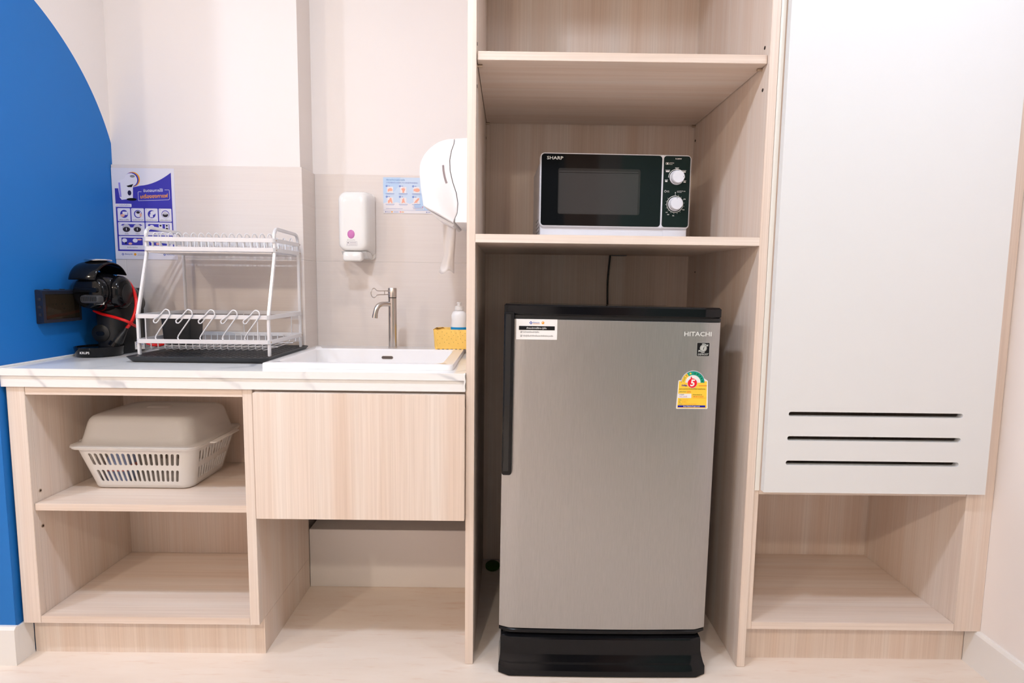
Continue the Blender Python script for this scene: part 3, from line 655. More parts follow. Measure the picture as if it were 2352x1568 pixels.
for rw in range(4):
    for k in range(8):
        x = bx0+0.010+0.0145*k+(0.0 if rw % 2 else 0.007); z = ZR+0.019+0.011*rw+(0.004 if k % 2 else 0)
        if x > bx1-0.006: continue
        yy = by0-0.0012-(0.0038*(z-ZR-0.007)/0.0535)
        MB().add([(x-0.0013, yy-0.0003, z+0.001), (x+0.0013, yy-0.0003, z+0.001), (x, yy-0.0002, z-0.0014)], [(0, 1, 2)]).build('weave_hole', BHO, t)
t = thing('soap_bottle', 'white squeeze bottle with blue label standing in the yellow basket', 'bottle', (-0.078, 0.436, ZR+0.006))
prof = [(0.022, 0), (0.0258, 0.003), (0.0265, 0.02), (0.0265, 0.058), (0.0262, 0.066), (0.0242, 0.085), (0.0252, 0.100), (0.0205, 0.1115), (0.0135, 0.116), (0.0128, 0.118)]
MB().lathe(prof, (-0.078, 0.436, ZR+0.006), 'Z', 32, 1.0, 0.72).build('body', WHITES, t, smooth=50)
MB().lathe([(0.0270, 0.020), (0.0270, 0.0625)], (-0.078, 0.436, ZR+0.006), 'Z', 32, 1.0, 0.73, cap=False).build('label', ink('bright_blue', 30, 150, 215), t, smooth=60)
cpo = MB().lathe([(0.0140, 0.117), (0.0138, 0.127), (0.0115, 0.131), (0.0062, 0.132), (0.0055, 0.137), (0.0072, 0.1385), (0.0072, 0.1425), (0.0055, 0.1435), (0, 0.1435)], (-0.078, 0.436, ZR+0.006), 'Z', 28).build('cap', WHITES, t, smooth=40)

# ================================================================ SOAP DISPENSER
t = thing('soap_dispenser', 'white wall soap dispenser with oval pink window above the sink', 'dispenser', (-0.4285, 0.567, 1.07))
YW = YB-0.0082
def sring(y, x0, x1, z0, z1, r): return [(a, y, b) for a, b in rr(x0, x1, z0, z1, r, 6)]
cvr = MB().loft([sring(YW-0.010, -0.4800, -0.3750, 1.090, 1.3020, 0.022), sring(YW-0.040, -0.4795, -0.3765, 1.0980, 1.3010, 0.024), sring(YW-0.070, -0.4785, -0.3790, 1.1040, 1.2980, 0.024), sring(YW-0.088, -0.4760, -0.3815, 1.1055, 1.2930, 0.024), sring(YW-0.096, -0.4715, -0.3860, 1.1075, 1.2860, 0.022), sring(YW-0.0995, -0.4640, -0.3930, 1.112, 1.276, 0.018), sring(YW-0.1005, -0.4560, -0.4010, 1.120, 1.265, 0.012)]).build('cover', WHITEG, t, smooth=50)
MB().loft([sring(YW-0.0003, -0.4790, -0.3765, 1.080, 1.2990, 0.012), sring(YW-0.0100, -0.4790, -0.3765, 1.080, 1.2990, 0.012)]).build('back_plate', WHITEG, t, smooth=40)
MB().prism([(YW-0.010, 1.083), (YW-0.010, 1.104), (YW-0.092, 1.104), (YW-0.060, 1.083)], 'X', -0.470, -0.386).build('pump_housing', WHITES, t, bevel=0.002, smooth=40)
MB().loft([sring(YW-0.070, -0.4600, -0.3990, 1.0760, 1.1010, 0.006), sring(YW-0.098, -0.4610, -0.3985, 1.0705, 1.1015, 0.008), sring(YW-0.1035, -0.4595, -0.4000, 1.0720, 1.1005, 0.008), sring(YW-0.1055, -0.4560, -0.4035, 1.0750, 1.0980, 0.006)]).build('push_lever', WHITEG, t, smooth=50)
MB().lathe([(0.0, -0.0016), (0.6, -0.0014), (0.92, -0.0009), (1.0, 0.0)], (-0.4335, YW-0.1005, 1.1580), 'Y', 32, 0.0118, 0.0142, cap=False).build('window', PINK, t, smooth=60)
sh = Sheet((-0.4560, YW-0.1006, 1.142), (1, 0, 0), (0, 0, -1), (0, -1, 0), t, lift=0.0002)
GK = ink('grey_print', 120, 116, 120)
sh.ring(12, 2.3, 1.4, 1.8, GK, 1, seg=14); sh.text('Kimberly-Clark', 26, 2.3, 3.2, GK, 1, fit=19)
sh.line([(8, 7), (42, 7), (42, 21), (8, 21), (8, 7)], 0.3, GK, 2); sh.rect(8.2, 7.2, 41.8, 20.8, ink('label_white', 236, 230, 228), 1); sh.line([(17, 7), (17, 21)], 0.3, GK, 2)
sh.disc(12.3, 12, 1.7, GK, 2); sh.disc(13.5, 11, 1.2, GK, 2); sh.disc(10.5, 17.5, 0.8, DB, 2)
for y_ in (10.5, 14.0, 16.5, 19): sh.line([(19, y_), (39, y_)], 0.5 if y_ > 11 else 1.6, ink('pale_grey', 190, 184, 186), 2)
sh.done()

# ================================================================ PAPER TOWEL DISPENSER (on the left face of the shelf unit side panel)
t = thing('towel_dispenser', 'white paper towel dispenser mounted on the wood panel beside sink', 'dispenser', (P0, 0.30, 1.17))
TY0, TY1 = 0.170, 0.430
# side outline taken in metres at the near end plate
def tp(px, py): return (-0.0356+(px-1071.0)*0.0011907, 1.1698+(511.0-py)*0.0011585)
cov_px = [(1043, 318.4), (1030, 319), (1017, 322), (1007, 326), (998, 331.6), (989, 338.5), (982, 346), (975, 354), (970, 363), (966, 372), (963.7, 381.6), (963, 392), (963.3, 402), (965.7, 430.6), (971.8, 473.5), (1006.5, 492), (1041, 512)]
seam_px = [(1044, 501), (1049, 490), (1051, 467), (1047.4, 443), (1039, 418), (1033, 392), (1032, 367), (1036, 345), (1042, 328.6)]
def ins(poly, d):
    c = (sum(p[0] for p in poly)/len(poly), sum(p[1] for p in poly)/len(poly))
    return [(c[0]+(p[0]-c[0])*(1-d/0.06), c[1]+(p[1]-c[1])*(1-d/0.10)) for p in poly]
co = [tp(*p) for p in cov_px+seam_px]
def ringy(poly, y): return [(a, y, b) for a, b in poly]
TW = mat('white_satin_plastic_dispenser', srgb(247, 245, 246), 0.35)
cv = MB().loft([ringy(ins(co, 0.0025), TY0), ringy(ins(co, 0.0006), TY0+0.0015), ringy(co, TY0+0.004), ringy(co, TY1-0.004), ringy(ins(co, 0.0025), TY1)]).build('cover', TW, t, smooth=35)
bo = [tp(*p) for p in [(1045, 318)]] + [tp(a+1.3, b) for a, b in reversed(seam_px)] + [tp(1045, 511)] + [(P0-0.0105, tp(0, 511)[1]), (P0-0.0105, tp(0, 316)[1])]
MB().loft([ringy(bo, TY0+0.0015), ringy(bo, TY1-0.0015)]).build('base_housing', TW, t, bevel=0.0008, smooth=35)
box('wall_plate', mat('mount_foam', srgb(150, 120, 104), 0.8), t, P0-0.0105, P0-0.0006, TY0+0.012, TY1-0.012, 1.180, 1.385)
sl = smoothpath([(*tp(1017.5, 379), 0), (*tp(1018.5, 392), 0), (*tp(1021.5, 408), 0), (*tp(1025.5, 420.5), 0)], 4)
MB().strap([(p[0], TY0-0.0004, p[1]) for p in sl], 0.0012, 0.0055, (0, 1, 0)).build('level_window', mat('window_grey', srgb(150, 136, 138), 0.3), t)
MB().prism([tp(975, 475.5), tp(1004, 491.5), tp(1040, 511.5), tp(1036, 516), tp(1006, 503), tp(988, 488)], 'Y', TY0+0.05, TY1-0.01).build('lower_lip', TW, t, bevel=0.001, smooth=35)
pv, pf = [], []
NX, NZ = 8, 14
for j in range(NZ+1):
    v = j/NZ; z = 1.212-0.176*v
    xa = -0.112-0.005*math.sin(3.0*v)-0.030*max(0, v-0.72)*2; xb = -0.080+0.004*math.sin(4*v+1)
    for i in range(NX+1):
        u = i/NX; pv.append((xa+(xb-xa)*u, 0.30+0.010*math.sin(5*u+2*v)+0.02*v, z-0.006*math.sin(7*u)*v))
for j in range(NZ):
    for i in range(NX): pf.append((j*(NX+1)+i, j*(NX+1)+i+1, (j+1)*(NX+1)+i+1, (j+1)*(NX+1)+i))
pt = MB().add(pv, pf).build('paper_towel', TOWEL, None, smooth=60); sm = pt.modifiers.new('thickness', 'SOLIDIFY'); sm.thickness = 0.0006
tag(pt, 'crumpled off-white paper towel hanging below the white wall dispenser', 'paper towel')

# ================================================================ DISH RACK
RXL, RXR = -0.951, -0.587
t = thing('dish_rack', 'two-tier white metal dish rack standing on black drip tray', 'dish rack', (-0.769, 0.29, 0.7925))
for x in (RXL, RXR):
    prof = [(0.172, 0.7925), (0.172, 0.898), (0.1745, 0.912), (0.2215, 1.062), (0.2265, 1.085), (0.2275, 1.118)] + [(a, b) for a, b in arcpts(0.2505, 1.128, 0.024, 180, 95, 6)] + [(a, b) for a, b in arcpts(0.386, 1.1245, 0.024, 82, 0, 6)] + [(0.4110, 1.09), (0.413, 0.90), (0.4135, 0.7925)]
    MB().strap([(x, a, b) for a, b in prof], 0.0075, 0.0092, (1, 0, 0)).build('side_frame', RACKM, t, bevel=0.0012, smooth=40)
def hoop(y0, y1, z0, z1, nm='rail'):
    o = rr(RXL-0.0055, RXR+0.0055, y0, y1, 0.010, 4); i = rr(RXL-0.0030, RXR+0.0030, y0+0.0025, y1-0.0025, 0.0085, 4)
    MB().loft([[(a, b, z0) for a, b in o], [(a, b, z1) for a, b in o], [(a, b, z1) for a, b in i], [(a, b, z0) for a, b in i], [(a, b, z0) for a, b in o]], cap0=False, cap1=False).build(nm, RACKM, t, weld=True, bevel=0.0005, bseg=1)
hoop(0.163, 0.4205, 0.8265, 0.8385); hoop(0.163, 0.4205, 0.8960, 0.9080)
hoop(0.217, 0.4175, 1.0850, 1.0970); hoop(0.217, 0.4175, 1.1118, 1.1238)
WR = 0.0016
for k in range(18):
    x = RXL+0.017+k*(RXR-RXL-0.034)/17
    MB().tube([(x, 0.1665, 0.832), (x, 0.1665, 0.814), (x, 0.172, 0.8095), (x, 0.412, 0.8095), (x, 0.4172, 0.814), (x, 0.4172, 0.832)], WR, 6).build('lower_wire', RACKM, t, smooth=70)
for y in (0.23, 0.35): MB().tube([(RXL, y, 0.8125), (RXR, y, 0.8125)], WR, 6).build('cross_wire', RACKM, t, smooth=70)
for k in range(16):
    x = RXL+0.020+k*(RXR-RXL-0.034)/15.2
    for (yy, s_) in ((0.226, 1), (0.395, -1)):
        MB().tube(smoothpath([(x-0.0015, yy+0.004*s_, 1.089), (x-0.0015, yy+0.002*s_, 1.118), (x, yy+0.002*s_, 1.132), (x+0.0045, yy+0.004*s_, 1.1365), (x+0.0085, yy+0.008*s_, 1.131), (x+0.0105, yy+0.012*s_, 1.118), (x+0.0150, yy+0.022*s_, 1.0905)], 3), WR, 6).build('plate_loop', RACKM, t, smooth=70)
    MB().tube([(x, 0.2205, 1.118), (x, 0.2205, 1.089), (x, 0.226, 1.0868), (x, 0.409, 1.0868), (x, 0.414, 1.09), (x, 0.414, 1.118)], WR, 6).build('upper_wire', RACKM, t, smooth=70)
box('tray_shelf', RACKM, t, RXL+0.006, RXR-0.006, 0.222, 0.412, 1.0800, 1.0835)
hk = [(388, 1245), (388, 1206), (530, 1018), (546, 982), (538, 950), (515, 937), (492, 945), (440, 1000), (384, 1042), (378, 1060), (386, 1075), (402, 1072), (442, 1024)]
for k in range(5):
    xb_ = -0.8976+0.0620*k
    MB().tube(smoothpath([(xb_+(u-388)*0.00027, 0.1600+(0.004 if i < 2 else 0.0) + (0.004 if i > 10 else 0), 0.8385+(1245-v)*0.00027) for i, (u, v) in enumerate(hk)], 3), 0.0019, 7).build('cup_hook', RACKM, t, smooth=70)
for (x, y) in ((RXL+0.025, 0.1645), (RXR-0.028, 0.1645), (RXL+0.03, 0.419), (RXR-0.03, 0.419), (-0.77, 0.419)):
    MB().tube([(x, y, 0.832), (x, y, 0.902)], WR, 6).build('upright_wire', RACKM, t, smooth=70)
for (y, z) in ((0.172, 0.832), (0.413, 0.832), (0.2275, 1.091), (0.2275, 1.118), (0.411, 1.091), (0.411, 1.118)):
    MB().lathe([(0.0022, 0.0), (0.0022, 0.001), (0.001, 0.0013)], (RXR+0.0055, y, z), 'X', 10).build('rivet', PINM, t)

t = thing('drip_tray', 'flat charcoal plastic drip tray with raised rim under dish rack', 'tray', (-0.765, 0.26, 0.779))
TX0, TX1, TYA, TYB = -0.957, -0.567, 0.110, 0.442
MB().loft([pr(TX0+0.03, TX1-0.03, TYA+0.03, TYB-0.03, 0.012, 0.7795), pr(TX0+0.012, TX1-0.012, TYA+0.012, TYB-0.012, 0.014, 0.7796), pr(TX0+0.008, TX1-0.008, TYA+0.008, TYB-0.008, 0.016, 0.784), pr(TX0+0.002, TX1-0.002, TYA+0.002, TYB-0.002, 0.018, 0.791), pr(TX0, TX1, TYA, TYB, 0.018, 0.7945), pr(TX0+0.003, TX1-0.003, TYA+0.003, TYB-0.003, 0.016, 0.7958),
           pr(TX0+0.014, TX1-0.014, TYA+0.014, TYB-0.014, 0.012, 0.7918), pr(TX0+0.018, TX1-0.018, TYA+0.018, TYB-0.018, 0.010, 0.7905)]).build('dish', BLKT, t, smooth=45)
mbx = MB()
for i in range(20):
    for j in range(15):
        x, y = TX0+0.030+i*0.0174, TYA+0.030+j*0.0194
        mbx.box(x-0.0045, x+0.0045, y-0.0012, y+0.0012, 0.7903, 0.7914)
mbx.build('ribbing', BLKT, t, kind='stuff')

t = thing('cutlery_holder', 'black plastic cutlery holder with divided top inside dish rack', 'holder', (-0.89, 0.286, 0.8125))
def cr(z, g): return pr(-0.932-g, -0.851+g, 0.250-g, 0.322+g, 0.006, z, 4)
MB().loft([cr(0.8145, -0.004), cr(0.817, -0.001), cr(0.893, 0.003), cr(0.8935, 0.0055), cr(0.9005, 0.0055), cr(0.9005, 0.001), cr(0.818, -0.003)]).build('cup', BLKM, t, smooth=35)
box('divider', BLKM, t, -0.892, -0.890, 0.252, 0.320, 0.819, 0.897)

# ================================================================ COFFEE MACHINE
t = thing('coffee_machine', 'black capsule coffee machine with lifted visor and red cable', 'coffee machine', (-1.10, 0.28, 0.779))
cxm = -1.118
MB().lathe([(0.050, 0.0008), (0.056, 0.0018), (0.0585, 0.006), (0.0620, 0.027), (0.0625, 0.0285), (0.0605, 0.0285), (0.058, 0.025), (0.0, 0.0245)], (cxm, 0.2495, 0.779), 'Z', 48).build('drip_tray', BLKG, t, smooth=35)
def er(z, cx, cy, rx, ry, n=36, p=2.4):
    out = []
    for k in range(n):
        a = 2*PI*k/n; c, s_ = math.cos(a), math.sin(a)
        out.append((cx+rx*math.copysign(abs(c)**(2/p), c), cy+ry*math.copysign(abs(s_)**(2/p), s_), z))
    return out
XM = -1.115
MB().loft([er(0.7798, XM, 0.345, 0.0475, 0.072), er(0.79, XM, 0.345, 0.0485, 0.073), er(0.84, XM, 0.342, 0.0480, 0.068), er(0.89, XM, 0.340, 0.0480, 0.066), er(0.93, XM, 0.335, 0.048, 0.068), er(0.962, XM, 0.330, 0.046, 0.064), er(0.978, XM, 0.327, 0.030, 0.046)]).build('column', BLKM, t, smooth=60)
# barrel head: round sections marching forward along -Y
def yr(y, cx, cz, rx, rz, n=36): return [(cx+rx*math.cos(2*PI*k/n), y, cz+rz*math.sin(2*PI*k/n)) for k in range(n)]
head = MB().loft([yr(0.405, XM+0.012, 0.925, 0.020, 0.018), yr(0.395, XM+0.012, 0.930, 0.034, 0.032), yr(0.365, XM+0.008, 0.942, 0.045, 0.046), yr(0.32, XM+0.004, 0.957, 0.050, 0.055), yr(0.285, XM+0.001, 0.9640, 0.0510, 0.0575), yr(0.258, XM, 0.9660, 0.0500, 0.0575), yr(0.241, XM, 0.9665, 0.0490, 0.055), yr(0.232, XM, 0.9665, 0.0480, 0.050)]).build('head', BLKG, t, smooth=60)
MB().loft([yr(0.2325, XM, 0.9665, 0.0465, 0.0485), yr(0.222, XM, 0.9660, 0.0470, 0.0490), yr(0.213, XM, 0.9655, 0.0440, 0.046), yr(0.209, XM, 0.965, 0.038, 0.040)]).build('front_face', BLKG, head, smooth=60)
MB().loft([[(a, 0.214, b) for a, b in rr(-1.130, -1.073, 0.9330, 0.9585, 0.008)], [(a, 0.198, b) for a, b in rr(-1.128, -1.075, 0.9345, 0.9565, 0.008)], [(a, 0.195, b) for a, b in rr(-1.125, -1.078, 0.9370, 0.9545, 0.006)]]).build('capsule_holder', mat('holder_dark_grey', (0.045, 0.045, 0.048), 0.3), head, smooth=40)
for k in range(9): box('holder_rib', BLKM, head, -1.122+0.0049*k, -1.1202+0.0049*k, 0.1935, 0.196, 0.9405, 0.9530)
MB().loft([[(a, 0.220, b) for a, b in rr(-1.158, -1.076, 0.9630, 0.9800, 0.007)], [(a, 0.203, b) for a, b in rr(-1.150, -1.084, 0.9650, 0.9780, 0.006)]]).build('grip_bar', BLKG, head, smooth=40)
MB().add([(-1.0935, 0.2085, 0.9306), (-1.0700, 0.2110, 0.9308), (-1.0695, 0.2110, 0.9385), (-1.074, 0.2105, 0.9325)], [(0, 1, 2, 3)]).build('silver_trim', SILV, head)
hub = MB().lathe([(0.050, -0.004), (0.049, 0.006), (0.045, 0.013), (0.036, 0.0180), (0.022, 0.0205), (0.0, 0.0215)], (XM+0.046, 0.281, 0.9640), 'X', 40, 0.80, 1.0).build('side_hub', BLKG, head, smooth=60)
MB().lathe([(0.030, 0.0185), (0.0298, 0.0220), (0.026, 0.0235), (0.0, 0.0240)], (XM+0.046, 0.281, 0.9600), 'X', 32, 0.75, 1.0).build('hub_panel', BLKM, hub, smooth=50)
# lifted visor: curved hood, arc from the front lip over the top to the hinge, open at its sides
vis, vf = [], []
NU, NV = 14, 22
for j in range(NV+1):
    v = j/NV; th = math.radians(174-152*v)
    for i in range(NU+1):
        u = i/NU; cr_ = 1-0.10*(2*u-1)**2
        hw = 0.0375-0.006*abs(v-0.45); xc = -1.1235+0.014*v
        r = 0.0640*cr_
        vis.append((xc+(2*u-1)*hw*1.06, 0.2625+r*math.cos(th)*1.04, 0.9945+r*math.sin(th)*0.95))
for j in range(NV):
    for i in range(NU): vf.append((j*(NU+1)+i, j*(NU+1)+i+1, (j+1)*(NU+1)+i+1, (j+1)*(NU+1)+i))
vo = MB().add(vis, vf).build('visor', BLKG, t, smooth=60); sm = vo.modifiers.new('thickness', 'SOLIDIFY'); sm.thickness = 0.0035; sm.offset = 0
MB().lathe([(0.0335, 0.0), (0.0345, 0.002), (0.0325, 0.0045), (0.0290, 0.0045), (0.0280, 0.0025), (0.0, 0.0022)], (-1.1165, 0.2620, 1.0555), 'Z', 40).build('silver_ring', mat('silver_ring', (0.75, 0.74, 0.73), 0.25, metal=1.0), vo, smooth=40)
MB().lathe([(0.0265, 0.004), (0.0265, -0.0012), (0.0255, -0.0020), (0.0, -0.0022)], (-1.1290, 0.2735, 0.8420), 'Y', 40).build('round_badge', BLKM, t, smooth=40)
MB().loft([[(a, 0.2725, b) for a, b in pill(-1.1420, -1.1160, 0.8350, 0.8490)], [(a, 0.2700, b) for a, b in pill(-1.1410, -1.1170, 0.8360, 0.8480)]]).build('pill_badge', BLKG, t, smooth=40)
MB().loft([pr(-1.160, -1.097, 0.375, 0.438, 0.018, 0.783), pr(-1.161, -1.095, 0.374, 0.439, 0.018, 0.80), pr(-1.161, -1.095, 0.374, 0.440, 0.018, 0.965), pr(-1.157, -1.099, 0.378, 0.436, 0.016, 0.9760)]).build('water_tank', BLKT, t, smooth=40)
stk = Sheet((-1.0665, 0.330, 0.8125), (1, 0.9, 0), (0, 0, -1), (0.67, -0.74, 0), t, lift=0.0003)
stk.rect(0, 0, 26, 24, W_, 1, r=1, name='asset_sticker'); stk.rect(3, 3, 12, 5, ink('violet', 90, 70, 160), 2, name='asset_sticker'); stk.rect(3, 8, 23, 9.5, DB, 2, name='asset_sticker'); stk.rect(3, 12, 20, 12.8, GK, 2, name='asset_sticker'); stk.rect(3, 15, 20, 15.8, GK, 2, name='asset_sticker'); stk.done()
sh = Sheet((cxm-0.02, 0.2495-0.0622, 0.803), (1, 0, 0), (0, 0, -1), (0, -1, 0), t, lift=0.0003)
sh.text('KRUPS', 21, 9.5, 9.5, W_, 1, bold=0.02, fit=27); sh.done()
# red cable wrapped round the machine, with black plug
cab = [(-1.1014, 0.345, 1.0032), (-1.083, 0.335, 0.9994), (-1.0585, 0.32, 0.9786), (-1.0409, 0.305, 0.9528), (-1.0332, 0.295, 0.9271), (-1.0335, 0.285, 0.8989), (-1.042, 0.278, 0.8732), (-1.0524, 0.275, 0.859)]
cb = MB().tube(smoothpath(cab, 6), 0.0046, 10).build('power_cable', RED, t, smooth=60)
MB().tube(smoothpath([(-1.1462, 0.275, 0.9097), (-1.1212, 0.268, 0.9013), (-1.0943, 0.262, 0.8956), (-1.0638, 0.258, 0.8885), (-1.0414, 0.262, 0.8795), (-1.039, 0.285, 0.8676), (-1.0464, 0.32, 0.857)], 6), 0.0044, 10).build('power_cable', RED, t, smooth=60)
MB().tube([(-1.0524, 0.275, 0.859), (-1.0574, 0.272, 0.8488), (-1.0602, 0.27, 0.8438), (-1.0703, 0.262, 0.8211), (-1.0759, 0.258, 0.8098)], [0.0052, 0.006, 0.0085, 0.0135, 0.0125], 14).build('plug', BLKM, cb, smooth=50)
MB().tube([(-1.0735, 0.2600, 0.8145), (-1.0790, 0.2560, 0.8040)], 0.0190, 20).build('plug_face', BLKG, cb, smooth=40)
loop = [(-0.940+0.022*math.cos(a), 0.235+0.030*math.sin(a), 0.8180+0.003*math.sin(2*a)) for a in [2*PI*k/20 for k in range(20)]]
MB().tube(loop, 0.0036, 8, closed=True).build('cable_coil', RED, t, smooth=60)

# ================================================================ SOCKET BOX ON THE BLUE WALL
t = thing('socket_cover', 'dark weatherproof socket box with smoky lid on blue wall', 'socket box', (XL, 0.185, 0.927))
sy0, sy1, sz0, sz1 = 0.114, 0.252, 0.880, 0.9725
def xr_(x, y0, y1, z0, z1, r): return [(x, a, b) for a, b in rr(y0, y1, z0, z1, r, 3)]
DKB = mat('dark_navy_plastic', (0.018, 0.020, 0.032), 0.3)
MB().loft([xr_(XL+0.0004, sy0+0.004, sy1-0.002, sz0, sz1, 0.003), xr_(XL+0.006, sy0+0.004, sy1-0.002, sz0, sz1, 0.003), xr_(XL+0.0240, sy0, sy1, sz0+0.003, sz1-0.003, 0.003), xr_(XL+0.0240, sy0+0.009, sy1-0.007, sz0+0.011, sz1-0.012, 0.002), xr_(XL+0.008, sy0+0.009, sy1-0.007, sz0+0.011, sz1-0.012, 0.002)]).build('housing', DKB, t, smooth=30)
sk = box('socket_plate', SOCK, t, XL+0.0082, XL+0.011, sy0+0.012, sy1-0.010, sz0+0.014, sz1-0.015)
box('socket_insert', mat('socket_insert', (0.5, 0.41, 0.3), 0.5), sk, XL+0.011, XL+0.0135, sy0+0.035, sy1-0.035, sz0+0.024, sz1-0.025, bevel=0.001)
for yy in (0.165, 0.199):
    for dy, dz in ((-0.006, 0.006), (0.006, 0.006), (0.0, -0.007)): MB().lathe([(0.002, 0), (0.002, 0.0006)], (XL+0.0136, yy+dy, 0.926+dz), 'X', 8).build('socket_hole', HOLE, sk)
box('lid_pane', SMOKE, t, XL+0.0215, XL+0.0235, sy0+0.0092, sy1-0.0072, sz0+0.0112, sz1-0.0122)
for z in (0.905, 0.926, 0.947): box('latch_bump', mat('bump_grey', (0.035, 0.035, 0.04), 0.4), t, XL+0.011, XL+0.017, sy0-0.0006, sy0+0.004, z-0.0035, z+0.0035)
for yy in (0.150, 0.205): box('hinge_tab', mat('bump_grey', (0.035, 0.035, 0.04), 0.4), t, XL+0.004, XL+0.010, yy-0.007, yy+0.007, sz1-0.001, sz1+0.0015)

# ================================================================ COFFEE POSTER
YP = YC-0.0082
t = thing('coffee_poster', 'purple and white instruction sheet about coffee machine taped on tiles', 'poster', (-1.088, YP, 1.067))
box('sheet', mat('poster_paper', srgb(232, 228, 236), 0.25), t, -1.1885, -0.9885, YP-0.0012, YP-0.0002, 1.0675, 1.3555)
sh = Sheet((-1.1885, YP-0.0012, 1.3555), (1, 0, 0), (0, 0, -1), (0, -1, 0), t, lift=0.00025)
PU, PW = ink('purple', 66, 62, 168, 0.3), ink('poster_white', 232, 228, 238, 0.3)
top = [(9, 64), (40, 64), (60, 62), (90, 55)] + [(90+100*u, 55-8*u-34*u*u) for u in [k/8 for k in range(1, 9)]]
sh.poly([(9, 64)]+[(9, 262), (190, 262)]+top[::-1][:-1], PU, 1)
# machine drawing
sh.disc(68, 35, 23, OR, 2); sh.disc(65, 36, 22, PU, 3); sh.disc(62, 37, 20.5, PW, 4); sh.poly([(20, 40), (42, 34), (52, 20), (66, 16), (76, 44), (68, 54), (66, 96), (30, 100), (24, 92), (20, 60)], PW, 4.7)
sh.poly([(22, 46), (28, 46), (30, 92), (24, 90)], ink('lilac', 150, 140, 220), 5.6); sh.disc(68, 26, 8, GREY, 5.6, ry=4); sh.disc(56, 78, 6, ink('ink_navy', 40, 36, 70), 5.6, ry=8); sh.disc(62, 98, 16, K_, 5.6, ry=4.2); sh.poly([(48, 56), (70, 50), (64, 60), (52, 60)], K_, 5.6)
sh.text('ขั้นตอนการใช้', 131, 70, 15.5, PW, 2, bold=0.012, fit=62, rot=-2); sh.text('เครื่องชงกาแฟ', 133, 88, 18, OR, 2, bold=0.02, fit=88, rot=-3)
sh.line([(94, 74), (84, 74), (83, 76), (83, 102), (180, 98), (183, 94), (183, 70), (182, 67), (168, 67)], 1.1, PW, 2)
sh.rect(9, 112, 60, 122, PW, 2, r=2); sh.poly([(13, 115), (16, 117), (13, 119)], OR, 3); sh.text('การเริ่มต้นใช้งาน', 37, 117, 6.5, PU, 3, fit=36)
SKIN, DK = ink('skin', 235, 180, 160), ink('dark', 50, 44, 52)
caps = ['เสียบปลั๊ก', 'รอเครื่อง 40 วินาที', 'เติมน้ำให้เต็มแทงค์', 'พร้อมใช้งาน']
for k in range(4):
    x0 = 14+44*k; sh.rect(x0, 126, x0+40.5, 167, PW, 2, r=2.5); sh.text(str(k+1), x0+4, 130, 5, PU, 3)
    sh.disc(x0+21, 144, 12.5, PU, 3); sh.text(caps[k], x0+20, 163, 5, DK, 3, fit=min(34, 3.2*len(caps[k])))
    if k == 0: sh.rect(x0+16, 137, x0+32, 147, PW, 4); sh.disc(x0+16, 149, 7, SKIN, 5, ry=4.5)
    if k == 1: sh.disc(x0+22, 144, 10, PW, 4); sh.disc(x0+22, 139, 6, DK, 5, ry=4); sh.disc(x0+30, 147, 3.5, SKIN, 5, ry=6)
    if k == 2: sh.disc(x0+25, 140, 8, PW, 4, ry=6); sh.rect(x0+15, 144, x0+25, 154, PW, 4)
    if k == 3: sh.disc(x0+21, 145, 11, PW, 4); sh.disc(x0+21, 146, 9, DK, 5, ry=7); sh.disc(x0+21, 141, 8, ink('poster_grey', 200, 196, 204), 6, ry=4)
for k in range(2):
    x0 = 14+88*k; sh.rect(x0, 170, x0+84.5, 211, PW, 2, r=2.5); sh.text(str(k+5), x0+4, 174, 5, PU, 3); sh.rect(x0+8, 175, x0+76, 199, PU, 3, r=2) if k else None
    if not k:
        sh.poly([(x0+8, 180), (x0+14, 176), (x0+72, 176), (x0+78, 180), (x0+60, 183), (x0+43, 187), (x0+26, 183)], PU, 3)
        for q, cpn in ((26, 'น้ำเย็น'), (61, 'น้ำร้อน')): sh.disc(x0+q, 189, 13, ink('poster_grey', 200, 196, 204), 4); sh.disc(x0+q, 193, 11.5, DK, 5, ry=8); sh.rect(x0+q-1, 188, x0+q+1, 196, PW, 6); sh.text(cpn, x0+q, 207, 5, DK, 3)
    else:
        sh.disc(x0+20, 183, 7, PW, 4, ry=5); sh.rect(x0+42, 176, x0+54, 198, PW, 4); sh.rect(x0+62, 176, x0+74, 198, PW, 4); sh.disc(x0+48, 180, 3.5, K_, 5, ry=2.5); sh.disc(x0+68, 180, 3.5, K_, 5, ry=2.5); sh.disc(x0+68, 190, 4, DK, 5); sh.text('เลือกใส่แคปซูลที่ชอบ', x0+42, 206, 5, DK, 3, fit=36)
    x0 = 14+88*k; sh.rect(x0, 214, x0+84.5, 257, PW, 2, r=2.5); sh.text(str(k+7), x0+4, 218, 5, PU, 3); sh.rect(x0+8, 219, x0+76, 243, PU, 3, r=2)
    sh.disc(x0+18, 228, 8, PW, 4, ry=6.5); sh.disc(x0+52, 228, 8, PW, 4, ry=6.5); sh.disc(x0+36, 238, 6, SKIN, 4, ry=3.5); sh.disc(x0+66, 225, 8, SKIN, 4, ry=2.5); sh.rect(x0+20, 233, x0+24, 239, K_, 5); sh.text('เลือกใส่แคปซูลที่ชอบ', x0+42, 250, 5, DK, 3, fit=34)
diamond_logo(sh, 24, 272, 4.2); sh.text('พิษณุเวช', 30, 271.5, 7, DB, 2, align='LEFT'); sh.disc(63.5, 272, 4, OR, 2); sh.text('Call Center 1208', 71, 270.5, 3.6, DB, 2, align='LEFT'); sh.text('www.pitsanuvej.com', 71, 274.5, 3.2, GK, 2, align='LEFT')
sh.ring(101, 272, 2.2, 3.6, OR, 2); diamond_logo(sh, 158, 272, 4.2); sh.text('PRINCIPAL', 164, 272, 5, DB, 2, align='LEFT', fit=26)
